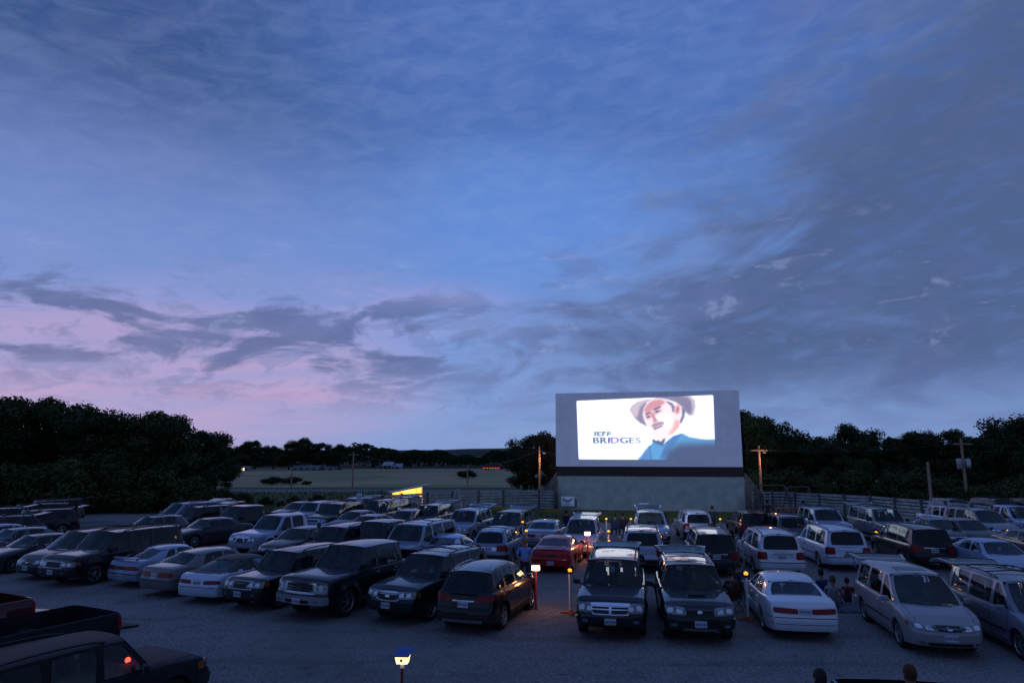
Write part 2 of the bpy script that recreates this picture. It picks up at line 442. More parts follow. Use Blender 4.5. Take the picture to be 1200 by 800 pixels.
        g = MB(); gv = [q - nrm * .010 for q in inner]; mid = [surf(cs + (a - cs) * .5, ct + (b_ - ct) * .5) - nrm * .010 for a, b_ in inner_p]
        gf = [(a, (a + 1) % N, N + (a + 1) % N, N + a) for a in range(N)] + [(N + a, N + (a + 1) % N, 2 * N) for a in range(N)]
        if flip: gf = [q[::-1] for q in gf]
        g.add(gv + mid + [c0 - nrm * .010], gf)
        parts_glass.append((gname, g.mesh(gname, M[gm])))
    def plain(surf, flip, ns=3, nt=4):
        o = len(vs)
        for i in range(ns + 1):
            for j in range(nt + 1): vs.append(surf(i / ns, j / nt))
        for i in range(ns):
            for j in range(nt):
                a = o + i * (nt + 1) + j; f = (a, a + nt + 1, a + nt + 2, a + 1); fs.append(f[::-1] if flip else f)
    for sy in (1, -1):
        for (xb, xt, kd), (xb2, xt2, _) in zip(side, side[1:]):
            sf = lambda s_, t_, xb=xb, xt=xt, xb2=xb2, xt2=xt2: gp(xb + (xb2 - xb) * s_, xt + (xt2 - xt) * s_, t_, sy)
            if kd in ('w', 'd', 'o'): window(sf, (.02, .98, T0, T1), sy < 0, 'side_window', 'glass' if kd == 'w' else 'glass_dark', kd == 'o' and sy > 0)
            else: plain(sf, sy < 0)
    crown = p.get('roofcrown', .065); bf0, bf1 = p.get('bf', (.16, .09)); br0, br1 = p.get('br', (.08, .06))
    cf = lambda v: crown * (1 - abs(2 * v - 1) ** 3.2)
    def front(s_, t_):
        l, q = gp(a0, a1, t_, 1), gp(a0, a1, t_, -1); o = l.lerp(q, s_)
        o.x += (bf0 + (bf1 - bf0) * t_) * (1 - (2 * s_ - 1) ** 2); o.z += cf(s_) * t_ + .02 * (1 - t_) * (1 - (2 * s_ - 1) ** 2); return o
    def rear(s_, t_):
        l, q = gp(d0, d1, t_, 1), gp(d0, d1, t_, -1); o = l.lerp(q, s_)
        o.x -= (br0 + (br1 - br0) * t_) * (1 - (2 * s_ - 1) ** 2); o.z += cf(s_) * t_; return o
    window(front, (.045, .955, .05, .95), True, 'windshield', 'glass')
    rb = p.get('rwin', (.08, .92, .12, .88))
    hatch = p.get('hatch')
    window(rear, rb, False, 'rear_window', p.get('rglass', 'glass_dark'), bool(hatch))
    o = len(vs); NU, NV = 10, 14
    vv = [.0, .02, .05, .1, .18, .28, .4, .5, .6, .72, .82, .9, .95, .98, 1.0]
    for i in range(NU + 1):
        q = i / NU; xx = a1 + (d1 - a1) * q
        for v_ in vv:
            l = gp(a0, xx, 1, 1); g_ = gp(a0, xx, 1, -1); pt = l.lerp(g_, v_)
            pt.x += (1 - (2 * v_ - 1) ** 2) * (bf1 * (1 - q) ** 2 - br1 * q ** 2); pt.z += cf(v_); vs.append(pt)
    for i in range(NU):
        for j in range(NV):
            a = o + i * (NV + 1) + j; fs.append((a, a + 1, a + NV + 2, a + NV + 1))
    # upper tube behind a pickup's cab has its own wall already
    fm_ = [1 if (p.get('softtop') and sum(vs[i].z for i in f) / len(f) > zb + .06) else 0 for f in fs]
    body = newmesh('body', vs, fs, [M['paint'], M['plastic']], fm_)
    bvh = BVHTree.FromPolygons([q.co.copy() for q in body.vertices], [tuple(f.vertices) for f in body.polygons])
    parts = [('body', body, -1, None, 1)]
    for gn, gmh in parts_glass: parts.append((gn, gmh, -1, None, 0))

    def patch(mode, cor, nn=8, mm=4, off=.008, k=.35, mats='plastic', name='patch', mb=None, ki=0, depth=.02):
        hits = []
        for i in range(nn + 1):
            for j in range(mm + 1):
                s_ = -1 + 2 * i / nn; t_ = -1 + 2 * j / mm
                s2 = s_ * math.sqrt(1 - k * t_ * t_ / 2); t2 = t_ * math.sqrt(1 - k * s_ * s_ / 2)
                a, b_ = (s2 + 1) / 2, (t2 + 1) / 2
                c = [Vector(q) for q in cor]
                q = (c[0] * (1 - a) + c[1] * a) * (1 - b_) + (c[3] * (1 - a) + c[2] * a) * b_
                if mode == 'front': og, dr = Vector((hl + 1, q.x, q.y)), Vector((-1, 0, 0))
                elif mode == 'rear': og, dr = Vector((-hl - 1, q.x, q.y)), Vector((1, 0, 0))
                elif mode == 'left': og, dr = Vector((q.x, hw + 1, q.y)), Vector((0, -1, 0))
                elif mode == 'right': og, dr = Vector((q.x, -hw - 1, q.y)), Vector((0, 1, 0))
                elif mode == 'top': og, dr = Vector((q.x, q.y, H + 1)), Vector((0, 0, -1))
                else:   # ('polar', cx, cy, sign_x, sign_y) angle 0 = ahead, 90 = to the side
                    _, px, py, sxn, syn = mode; th = R(q.x)
                    dr0 = Vector((math.cos(th) * sxn, math.sin(th) * syn, 0)); og = Vector((px, py, q.y)) + dr0 * 3; dr = -dr0
                h = bvh.ray_cast(og, dr)
                hits.append((h[0], dr))
        good = [q for q, _ in hits if q is not None]
        if not good: return None
        last = good[0]; pts = []
        for q, dr in hits:
            if q is None: q = last
            last = q; pts.append((q, dr))
        if mb is None: mb_ = MB()
        else: mb_ = mb
        W_ = mm + 1; vv_ = [q - dr * off for q, dr in pts]; ff = []
        for i in range(nn):
            for j in range(mm): a = i * W_ + j; ff.append((a, a + 1, a + W_ + 1, a + W_))
        bd = [i * W_ for i in range(nn + 1)] + [nn * W_ + j for j in range(1, mm + 1)] + [i * W_ + mm for i in range(nn - 1, -1, -1)] + [j for j in range(mm - 1, 0, -1)]
        o_ = len(vv_); vv_ += [pts[i][0] + pts[i][1] * depth for i in bd]; nb = len(bd)
        for i in range(nb): ff.append((bd[i], bd[(i + 1) % nb], o_ + (i + 1) % nb, o_ + i))
        # face outwards
        a, b_, c_ = vv_[ff[0][0]], vv_[ff[0][1]], vv_[ff[0][2]]
        if (b_ - a).cross(c_ - a).dot(pts[0][1]) > 0: ff = [q[::-1] for q in ff]
        mb_.add(vv_, ff, ki)
        if mb is None:
            parts.append((name, mb_.mesh(name, M[mats]), -1, None, 1 if mats == 'paint' else 0))
        return pts
    pol = lambda sx_, sy_: ('polar', sx_ * (hl - .75), sy_ * (hw - .75), sx_, sy_)
    polc = lambda sx_, sy_: ('polar', sx_ * (hl - 1.3), 0, sx_, sy_)
    rect = lambda a, b_, c_, d: [(a, c_), (b_, c_), (b_, d), (a, d)]
    # wheels
    tm, rm = wheel_meshes(r, p.get('tw', .225), p.get('rim', 'five'))
    tw = p.get('tw', .225)
    for x_ in (xf, xr):
        for sy in (1, -1):
            parts.append(('wheel', tm, -1, (x_, sy * (hw - tw / 2 - .035), r, sy), 0)); parts.append(('rim', rm, len(parts) - 1, None, 0))
    ub = MB(); ub.box(((xf + xr) / 2, 0, zs + .14), (xf - xr + 2 * Ra + .2, Wd - 2 * tw - .22, .22), k=0)
    ub.tube([(xf, -hw * .8, r), (xf, hw * .8, r)], .05, 8); ub.tube([(xr, -hw * .8, r), (xr, hw * .8, r)], .06, 8)
    for x_ in (xf, xr):      # inner arch liners
        for sy in (1, -1):
            pr = [(Ra * 1.0 * math.cos(a), Ra * math.sin(a)) for a in [math.pi * k / 10 for k in range(11)]]
            vv_ = []; ff = []
            for (qx, qz) in pr:
                for yy in (hw * .99 - .03, hw - tw - .12): vv_.append((x_ + qx, sy * yy, r + qz + .004))
            for i in range(10): ff.append((2 * i, 2 * i + 1, 2 * i + 3, 2 * i + 2))
            o_ = len(vv_); vv_ += [(x_ + qx, sy * (hw - tw - .12), r + qz) for qx, qz in pr] + [(x_, sy * (hw - tw - .12), zs)]
            for i in range(10): ff.append((o_ + i, o_ + i + 1, o_ + 11))
            ub.add(vv_, ff)
    parts.append(('underbody', ub.mesh('underbody', M['plastic']), -1, None, 0))
    # cabin
    zi = zb - .01
    cb = MB(); cb.box(((a0 + d0) / 2 - .05, 0, zi - .0), (a0 - d0 - .1, Wd * .84, .03), k=1)
    for x_ in p['seats']:
        ys = (-.38, .38) if x_ == p['seats'][0] else (-.42, 0, .42)
        for y_ in ys:
            sc = min(1.0, (H - zb) / .55)
            cb.box((x_, y_ * hw / .9, zi + .13 * sc), (.14, .46 if len(ys) == 2 else .36, .28 * sc), Matrix.Rotation(R(-12), 3, 'Y'), k=0, bev=.04)
            cb.box((x_ - .04, y_ * hw / .9, zi + .34 * sc), (.10, .26, .15 * sc), Matrix.Rotation(R(-12), 3, 'Y'), k=0, bev=.035)
    cb.tube([(a0 - .42 + .11 * math.cos(q) * .6, .38 + .18 * math.sin(q), zi + .06 + .16 * math.cos(q)) for q in [2 * math.pi * i / 16 for i in range(17)]], .014, 6, k=1)
    xm = a1 - .02
    cb.box((a1 + .05, 0, H - .17), (.03, .24, .06), k=1, bev=.012)
    parts.append(('interior', cb.mesh('interior', [M['seat'], M['int']]), -1, None, 0))
    # seams
    sm = MB()
    for xd in p['seams']:
        for md in ('left', 'right'):
            zt_ = ztop(xd) - .04; zl_ = zlow(xd) + .05
            patch(md, rect(xd - .007, xd + .007, zl_, zt_), 1, 8, .0025, 0, mb=sm, depth=.004)
    hx0, hx1 = a0 + .1, hl - p.get('hood_gap', .16)
    for sy in (1, -1):
        patch('top', [(hx0, sy * hw * .80), (hx1, sy * hw * p.get('hoodw', .72)), (hx1, sy * hw * p.get('hoodw', .72) + .01), (hx0, sy * hw * .80 + .01)], 8, 1, .0025, 0, mb=sm, depth=.004)
    patch('left', rect(xr + Ra + .1, xf - Ra - .1, zs + .06, zs + .085), 10, 1, .002, 0, mb=sm, depth=.004)
    patch('right', rect(xr + Ra + .1, xf - Ra - .1, zs + .06, zs + .085), 10, 1, .002, 0, mb=sm, depth=.004)
    parts.append(('panel_gaps', sm.mesh('panel_gaps', M['seam']), -1, None, 0))
    # handles, mirrors
    for xd in p['handles']:
        for md in ('left', 'right'):
            z_ = ztop(xd) - .15
            patch(md, rect(xd - .09, xd + .09, z_ - .02, z_ + .02), 4, 2, .028, .6, p.get('handle_m', 'paint'), 'door_handle', depth=.0)
    for sy in (1, -1):
        mm_ = MB(); mm_.box((0, 0, 0), (.10, .20, .14 + p.get('mir', 0)), Matrix.Rotation(R(12 * sy), 3, 'Z'), k=0, bev=.035)
        mm_.tube([(0, -sy * .08, -.05), (.03, -sy * .2, -.07)], .022, 6, k=0)
        mm_.box((-.052, 0, 0), (.006, .16, .11), Matrix.Rotation(R(12 * sy), 3, 'Z'), k=1)
        parts.append(('side_mirror', mm_.mesh('side_mirror', [M[p.get('mirror_m', 'paint')], M['chrome']]), -1, (a0 - .30, sy * (hw + .09), ztop(a0 - .3) + .06, 1), 1))
    # lower side cladding
    if p.get('clad'):
        for md in ('left', 'right'):
            patch(md, rect(xr + Ra + .03, xf - Ra - .03, zs + .01, zs + .17), 12, 2, .018, 0, p['clad'], 'side_trim')
    if p.get('strip'):
        for md in ('left', 'right'):
            patch(md, rect(xr + Ra + .05, xf - Ra - .05, zs + .30, zs + .345), 12, 1, .012, 0, p['strip'], 'side_trim')
    # ---------------- face
    for e in p['lamps']:
        nm, md, cor, mt, off = e[:5]; kk = e[5] if len(e) > 5 else .35
        for sy in (1, -1):
            if md == 'fp':
                patch(pol(1, sy), cor, 8, 4, off, kk, mt, nm)
                if nm == 'headlight':
                    hi_ = len(parts) - 1; C_ = [Vector(q) for q in cor]
                    for cxx, ww in ((.28, .15), (.64, .13)):
                        lp = lambda a, b_: (C_[0] * (1 - a) + C_[1] * a) * (1 - b_) + (C_[3] * (1 - a) + C_[2] * a) * b_
                        rm_ = MB(); patch(pol(1, sy), [lp(cxx - ww, .26), lp(cxx + ww, .20), lp(cxx + ww * .8, .82), lp(cxx - ww * .7, .78)], 5, 4, off + .004, .6, mb=rm_, depth=-off)
                        if rm_.v: parts.append(('reflector', rm_.mesh('reflector', M['reflector']), hi_, None, 0))
            elif md == 'rp': patch(pol(-1, sy), cor, 8, 4, off, kk, mt, nm)
            elif md in ('front', 'rear'): patch(md, [(a * sy, b_) for a, b_ in cor], 6, 4, off, kk, mt, nm)
    for e in p['face']:
        nm, md, cor, mt, off = e[:5]; kk = e[5] if len(e) > 5 else .1
        if md in ('fc', 'rc'):      # wraps the whole end: corners in degrees
            patch(polc(1 if md == 'fc' else -1, 1), cor, 24, 4, off, kk, mt, nm)
        else: patch(md, cor, 10, 4, off, kk, mt, nm)
    for end, zpl in (('front', p.get('fplate')), ('rear', p.get('rplate'))):
        if not zpl: continue
        pl = MB(); off = zpl[1]
        pt = patch(end, rect(-.155, .155, zpl[0] - .08, zpl[0] + .08), 2, 2, off, .05, mb=pl, ki=0)
        for i in range(6):
            xx = -.12 + .048 * i + (.01 if i > 2 else 0)
            if random.random() < .5: zz0, zz1 = zpl[0] - .035, zpl[0] + .035
            else: zz0, zz1 = zpl[0] - .035, zpl[0] + .030
            patch(end, rect(xx - .013, xx + .013, zz0, zz1), 1, 1, off + .004, .3, mb=pl, ki=1, depth=0)
        parts.append(('license_plate', pl.mesh('license_plate', [M['plate'], M['ink']], False), -1, None, 0))
    # wipers
    wp = MB()
    for y0, y1 in ((.55, -.02), (-.05, -.6)):
        pts = [front(.5 - y0 * hw * .0 - y0 * .45 / hw, .03), front(.5 - y1 * .45 / hw, .10)]
        wp.tube([q + Vector((.02, 0, .02)) for q in pts], .008, 5)
    parts.append(('wiper', wp.mesh('wiper', M['plastic']), -1, None, 0))
    # roof rack
    if p.get('rack'):
        rk_ = MB(); hr = p.get('rackh', .05)
        xa, xb_ = d1 + .12, a1 - (.35 if p['rack'] != 'short' else .6)
        for sy in (1, -1):
            pts = []
            for i in range(9):
                q = i / 8; x_ = xa + (xb_ - xa) * q; y_ = sy * hw * wrf * .90
                pts.append((x_, y_, roofz(x_) + cf(.05) + .012 + hr * math.sin(math.pi * min(1, max(0, q))) ** .35))
            rk_.tube(pts, .019, 8)
        if p['rack'] == 'bars':
            for q in (.25, .75):
                x_ = xa + (xb_ - xa) * q; z_ = roofz(x_) + .05 + hr
                rk_.tube([(x_, -hw * wrf * .88, z_ - .01), (x_, 0, z_ + .03), (x_, hw * wrf * .88, z_ - .01)], .018, 6)
        parts.append(('roof_rack', rk_.mesh('roof_rack', M[p.get('rackm', 'plastic')]), -1, None, 0))
    if p.get('sunroof'):
        patch('top', [(a1 - .25, -.4), (a1 - .25, .4), (a1 - .8, .4), (a1 - .8, -.4)], 4, 4, .006, .1, 'glass_dark', 'sunroof')
    if p.get('scoop'):
        sb_ = MB(); patch('top', [(a0 + .35, -.28), (a0 + .35, .28), (a0 + .72, .24), (a0 + .72, -.24)], 6, 4, .045, .3, mb=sb_, ki=0)
        parts.append(('hood_scoop', sb_.mesh('hood_scoop', M['paint']), -1, None, 1))
        patch('front', rect(-.22, .22, ztop(a0 + .72) + .01, ztop(a0 + .72) + .05), 2, 1, .0, .1, 'seam', 'scoop_opening')
    if p.get('spoiler'):
        sp_ = MB(); zz = ztop(-hl + .2) + .06
        sp_.box((-hl + .16, 0, zz + .06), (.16, Wd * .72, .025), Matrix.Rotation(R(-6), 3, 'Y'), bev=.01)
        for sy in (1, -1): sp_.box((-hl + .18, sy * Wd * .33, zz + .02), (.10, .04, .09), bev=.01)
        parts.append(('spoiler', sp_.mesh('spoiler', M['paint']), -1, None, 1))
    if hatch:
        hz = roofz(d1) + .05; hx = d1 - .02; Lh = hatch[0]; ph = R(hatch[1])
        tg = MB(); gl = MB(); NS = 8; 
        def hp(s_, y_, th=0):
            x_, z_ = hx, hz; a = ph; st = Lh / 16; d = 0
            for i in range(16):
                if d >= s_ * Lh: break
                q = d / Lh; a = ph - (R(30) * sstep((q - .5) / .3)); x_ -= math.cos(a) * st; z_ += math.sin(a) * st; d += st
            wd = hw * (wrf + (.90 - wrf) * min(1, s_ * 1.5))
            return Vector((x_ + math.sin(a) * th * 0 - th * math.sin(a), y_ * wd, z_ + .03 * (1 - y_ * y_) - th * math.cos(a)))
        S_ = [0, .06, .125, .25, .375, .5, .5625, .7, .85, 1.0]; Y_ = [-1, -.86, -.5, 0, .5, .86, 1]
        for th, fl in ((0, False), (.05, True)):
            o_ = len(tg.v); vv_ = [hp(a, b_, th) for a in S_ for b_ in Y_]; ff = []; gf = []
            for i in range(len(S_) - 1):
                for j in range(6):
                    a = i * 7 + j; q = (a, a + 1, a + 8, a + 7)
                    if fl: q = q[::-1]
                    (gf if (2 <= i <= 5 and 1 <= j <= 4) else ff).append(q)
            tg.add(vv_, ff)
            if not fl: gl.add([q - Vector((0, 0, .012)) for q in vv_], gf)
        n7 = 7; tot = len(S_) * n7
        edge = [i * 7 for i in range(len(S_))] + [(len(S_) - 1) * 7 + j for j in range(1, 7)] + [i * 7 + 6 for i in range(len(S_) - 2, -1, -1)] + [j for j in range(5, 0, -1)]
        tg.f += [(edge[i], edge[(i + 1) % len(edge)], edge[(i + 1) % len(edge)] + tot, edge[i] + tot) for i in range(len(edge))]; tg.k += [0] * len(edge)
        parts.append(('tailgate', tg.mesh('tailgate', M['paint']), -1, None, 1)); ti = len(parts) - 1
        parts.append(('rear_window', gl.mesh('rear_window', M['glass_dark']), ti, None, 0))
        st_ = MB()
        for sy in (1, -1): st_.tube([(hx - .02, sy * hw * .8, hz - .55), hp(.5, sy * .9, .05)], .012, 6)
        parts.append(('tailgate_strut', st_.mesh('tailgate_strut', M['plastic']), ti, None, 0))
    return parts

# ---- shapes of the kinds. x forward, metres
rect = lambda a, b_, c_, d: [(a, c_), (b_, c_), (b_, d), (a, d)]
K = {}
K['sedan'] = dict(L=4.8, W=1.80, H=1.44, r=.325, xf=1.42, xr=-1.32, sill=.22, belt=.95,
    top=[(-2.4, .88), (-2.33, .96), (-1.75, 1.02), (-1.0, .985), (.95, .95), (1.4, .90), (2.15, .76), (2.34, .69), (2.4, .63)],
    fprof=[(.2, -.08), (.34, 0), (.52, 0), (.6, -.05), (.8, -.13)], rprof=[(.2, -.08), (.35, 0), (.6, 0), (.68, -.04), (1.0, -.1)],
    cab=(-1.7, 1.0), wroof=.70, arch=.055, cols=[(1.05, .38, ''), (.93, .28, 'w'), (-.08, -.06, ''), (-.16, -.14, 'w'), (-1.08, -.82, ''), (-1.72, -1.05, '')],
    seats=[.05, -.85], seams=[.95, -.12, -.98], handles=[.05, -.75], rwin=(.07, .93, .08, .92), rglass='glass', bf=(.2, .1), br=(.12, .06),
    lamps=[('headlight', 'fp', [(8, .56), (52, .60), (56, .72), (4, .66)], 'lens', .012), ('taillight', 'rp', [(4, .68), (50, .70), (46, .86), (6, .84)], 'red', .012),
           ('fog_light', 'front', rect(.52, .68, .33, .39), 'lens', .01, .8)],
    face=[('grille', 'front', rect(-.32, .32, .54, .66), 'plastic', .006), ('front_bumper', 'fc', rect(-38, 38, .40, .43), 'seam', .006), ('rear_bumper', 'rc', rect(-42, 42, .56, .59), 'seam', .006),
          ('lower_grille', 'front', rect(-.5, .5, .26, .33), 'plastic', .006)], rplate=(.72, .008), fplate=None, rim='seven')
K['sedan_front'] = {**K['sedan'], 'fplate': (.46, .012), 'face': K['sedan']['face'] + [('grille_bar', 'front', rect(-.33, .33, .655, .675), 'chrome', .015)]}
K['sedan_wide_lamps'] = {**K['sedan'], 'L': 4.95, 'W': 1.86, 'H': 1.43,
    'top': [(-2.47, .86), (-2.38, .97), (-1.75, 1.03), (-1.0, .985), (.95, .95), (1.4, .90), (2.15, .76), (2.38, .69), (2.47, .63)],
    'lamps': [('headlight', 'fp', [(8, .56), (52, .60), (56, .72), (4, .66)], 'lens', .012), ('taillight', 'rear', [(.17, .70), (.80, .72), (.80, .86), (.17, .835)], 'red', .014, .3)],
    'face': [('grille', 'front', rect(-.32, .32, .54, .66), 'plastic', .006), ('rear_bumper', 'rc', rect(-42, 42, .60, .62), 'seam', .004), ('rear_trim', 'rc', rect(-40, 40, .44, .455), 'seam', .004),
             ('trunk_trim', 'rear', rect(-.80, .80, .872, .888), 'chrome', .02)], 'rplate': (.765, .02), 'handle_m': 'paint', 'mirror_m': 'plastic', 'rim': 'six', 'strip': 'paint'}
K['coupe'] = {**K['sedan'], 'L': 4.5, 'W': 1.78, 'H': 1.36, 'xf': 1.33, 'xr': -1.22, 'top': [(-2.25, .84), (-2.18, .93), (-1.7, .99), (-1.0, .95), (.85, .90), (1.3, .86), (2.0, .72), (2.2, .65), (2.25, .6)], 'belt': .91,
    'cols': [(.95, .22, ''), (.82, .12, 'w'), (-.45, -.42, ''), (-.55, -.50, 'w'), (-1.10, -.72, ''), (-1.82, -.85, '')], 'cab': (-1.8, .9), 'seats': [-.1, -.9], 'seams': [.85, -.5], 'handles': [-.3],
    'spoiler': True, 'rim': 'five', 'lamps': [K['sedan']['lamps'][0], ('taillight', 'rp', [(0, .64), (48, .66), (44, .80), (2, .78)], 'red', .012)], 'face': [K['sedan']['face'][0], ('rear_bumper', 'rc', rect(-42, 42, .50, .53), 'seam', .006), ('rear_trim', 'rear', rect(-.35, .35, .66, .78), 'plastic', .006)], 'rplate': (.42, .012)}
K['hatchback'] = {**K['sedan'], 'L': 4.0, 'W': 1.70, 'H': 1.48, 'xf': 1.25, 'xr': -1.22, 'top': [(-2.0, .9), (-1.93, .98), (-1.3, 1.0), (.95, .96), (1.3, .90), (1.8, .78), (1.95, .70), (2.0, .64)],
    'cols': [(1.0, .35, ''), (.9, .25, 'w'), (-.1, -.08, ''), (-.18, -.16, 'w'), (-.98, -.9, ''), (-1.82, -1.45, '')], 'cab': (-1.9, 1.0), 'seats': [.05, -.8], 'seams': [.9, -.14, -.95], 'handles': [.05, -.75], 'br': (.06, .05)}
K['convertible'] = {**K['coupe'], 'softtop': True, 'spoiler': None, 'W': 1.82, 'face': [('rear_bumper', 'rc', rect(-42, 42, .56, .58), 'seam', .004), ('grille', 'front', rect(-.32, .32, .50, .60), 'plastic', .006)], 'lamps': [K['sedan']['lamps'][0], ('taillight', 'rp', [(6, .66), (50, .68), (46, .80), (8, .78)], 'red', .012)], 'rplate': (.70, .008)}
wag_face = [('grille', 'front', rect(-.34, .34, .60, .74), 'plastic', .006), ('front_bumper', 'fc', rect(-40, 40, .30, .42), 'plastic', .02), ('rear_bumper', 'rc', rect(-46, 46, .30, .50), 'plastic', .02), ('plate_recess', 'rear', rect(-.38, .38, .66, .84), 'chrome', .006, .5)]
K['wagon'] = {**K['sedan'], 'L': 4.75, 'W': 1.76, 'H': 1.56, 'r': .335, 'xf': 1.42, 'xr': -1.25, 'sill': .25, 'belt': .97,
    'top': [(-2.37, .94), (-2.3, .99), (-1.3, 1.0), (.95, .97), (1.4, .93), (2.1, .80), (2.32, .73), (2.37, .66)], 'cab': (-2.3, 1.0),
    'cols': [(1.05, .38, ''), (.93, .28, 'w'), (-.08, -.06, ''), (-.16, -.14, 'w'), (-.98, -.96, ''), (-1.08, -1.05, 'd'), (-1.95, -1.72, ''), (-2.25, -1.85, '')],
    'seats': [.05, -.85], 'rack': 'bars', 'rackm': 'plastic', 'br': (.06, .05), 'rwin': (.06, .94, .06, .9), 'rglass': 'glass_dark',
    'lamps': [('headlight', 'fp', [(8, .60), (50, .62), (54, .76), (4, .74)], 'lens', .012), ('taillight', 'rp', [(18, .66), (56, .66), (50, .93), (20, .93)], 'red', .014, .3)], 'face': wag_face, 'rplate': (.75, .02), 'clad': 'plastic', 'rim': 'seven'}
K['crossover'] = dict(L=4.52, W=1.84, H=1.70, r=.36, xf=1.40, xr=-1.29, sill=.27, belt=1.10,
    top=[(-2.26, 1.02), (-2.18, 1.10), (-1.3, 1.12), (.9, 1.08), (1.4, 1.04), (2.0, .90), (2.2, .80), (2.26, .7)],
    fprof=[(.2, -.12), (.4, 0), (.62, 0), (.8, -.08), (1.0, -.2)], rprof=[(.2, -.1), (.4, .02), (.62, .02), (.72, -.04), (1.1, -.1)],
    cab=(-2.15, .95), wroof=.70, arch=.06, cols=[(1.05, .32, ''), (.92, .20, 'w'), (-.10, -.08, ''), (-.18, -.16, 'd'), (-1.02, -.98, ''), (-1.12, -1.08, 'd'), (-1.75, -1.55, ''), (-2.08, -1.70, '')],
    seats=[0, -.9], seams=[.9, -.14, -1.0], handles=[0, -.85], rwin=(.07, .93, .05, .86), rglass='glass_dark', bf=(.2, .1), br=(.10, .08), rack='side', rackm='alu', rackh=.045, flare=.02,
    lamps=[('headlight', 'fp', [(8, .74), (52, .78), (58, .90), (4, .82)], 'lens', .012), ('taillight', 'rp', [(8, .86), (66, .92), (64, 1.04), (20, 1.03)], 'red', .016, .4), ('reflector', 'rear', rect(.62, .78, .50, .54), 'red', .03, .3)],
    face=[('grille', 'front', rect(-.40, .40, .60, .80), 'plastic', .006), ('rear_bumper', 'rc', rect(-46, 46, .30, .56), 'plastic', .02), ('skid_plate', 'rc', rect(-24, 24, .33, .41), 'alu', .035), ('front_bumper', 'fc', rect(-40, 40, .30, .44), 'plastic', .02), ('tailgate_trim', 'rear', rect(-.5, .5, .875, .91), 'chrome', .012)],
    rplate=(.80, .012), clad='plastic', tw=.24)
suv_face = [('grille', 'front', rect(-.44, .44, .72, .92), 'plastic', .010), ('grille_surround', 'front', rect(-.48, .48, .70, .935), 'chrome', .004), ('front_bumper', 'fc', rect(-42, 42, .42, .66), 'plastic', .035), ('rear_bumper', 'rc', rect(-46, 46, .42, .60), 'plastic', .04)]
K['suv'] = dict(L=4.80, W=1.86, H=1.80, r=.37, xf=1.46, xr=-1.38, sill=.34, belt=1.12,
    top=[(-2.4, 1.05), (-2.34, 1.12), (.85, 1.12), (1.25, 1.11), (2.15, 1.02), (2.32, .96), (2.4, .88)],
    fprof=[(.3, -.12), (.45, 0), (.68, 0), (.75, -.05), (1.0, -.1)], rprof=[(.3, -.06), (.5, .02), (.66, .02), (.72, -.03), (1.1, -.06)],
    rf=.35, kf=.16, rr=.22, kr=.10, cab=(-2.3, .9), wroof=.765, arch=.03, roofcrown=.05,
    cols=[(1.0, .42, ''), (.88, .32, 'w'), (-.02, 0, ''), (-.11, -.09, 'w'), (-.98, -.96, ''), (-1.08, -1.06, 'd'), (-2.0, -1.88, ''), (-2.28, -2.12, '')],
    seats=[.05, -.8], seams=[.9, -.06, -.98], handles=[.1, -.8], rwin=(.08, .92, .06, .86), rglass='glass_dark', bf=(.10, .06), br=(.05, .04), rack='bars', rackm='plastic', flare=.03,
    lamps=[('headlight', 'fp', [(10, .74), (50, .76), (52, .93), (8, .92)], 'lens', .014, .2), ('turn_signal', 'fp', [(52, .77), (62, .78), (62, .90), (53, .91)], 'amber_l', .016, .2), ('taillight', 'rp', [(26, .72), (52, .72), (50, 1.06), (28, 1.06)], 'red', .016, .2),
           ('fog_light', 'front', rect(.50, .64, .50, .57), 'lens', .04, .9)],
    face=suv_face, fplate=(.56, .05), rplate=(.80, .014), clad='plastic', tw=.25, handle_m='plastic', mirror_m='plastic')
K['suv_cross_grille'] = {**K['suv'], 'L': 5.1, 'W': 1.93, 'H': 1.88, 'xf': 1.58, 'xr': -1.44, 'hatch': (1.15, 8),
    'top': [(-2.55, 1.08), (-2.48, 1.16), (.95, 1.15), (1.3, 1.15), (2.3, 1.07), (2.46, 1.0), (2.55, .9)], 'belt': 1.15,
    'cols': [(1.1, .5, ''), (.98, .4, 'w'), (.02, .04, ''), (-.07, -.05, 'w'), (-.98, -.96, ''), (-1.08, -1.06, 'd'), (-2.1, -1.98, ''), (-2.42, -2.24, '')], 'cab': (-2.45, 1.0), 'seats': [.15, -.8],
    'lamps': [('headlight', 'fp', [(14, .72), (52, .74), (52, .98), (12, .94)], 'lens', .014, .5), ('taillight', 'rp', [(26, .72), (52, .72), (50, 1.06), (28, 1.06)], 'red', .016, .2), ('fog_light', 'front', rect(.60, .76, .48, .57), 'lens', .045, .95)],
    'face': [('grille_surround', 'front', [(-.50, .68), (.50, .68), (.56, .97), (-.56, .97)], 'chrome', .010, .25), ('grille', 'front', [(-.46, .715), (.46, .715), (.51, .935), (-.51, .935)], 'plastic', .016, .25),
             ('grille_bar', 'front', rect(-.49, .49, .805, .835), 'chrome', .024), ('grille_bar', 'front', rect(-.035, .035, .70, .95), 'chrome', .026),
             ('front_bumper', 'fc', rect(-42, 42, .38, .62), 'paint', .045), ('lower_grille', 'front', rect(-.5, .5, .40, .47), 'seam', .06), ('rear_bumper', 'rc', rect(-46, 46, .42, .60), 'plastic', .04)],
    'fplate': (.53, .065), 'rack': 'side', 'rackm': 'plastic', 'clad': None}
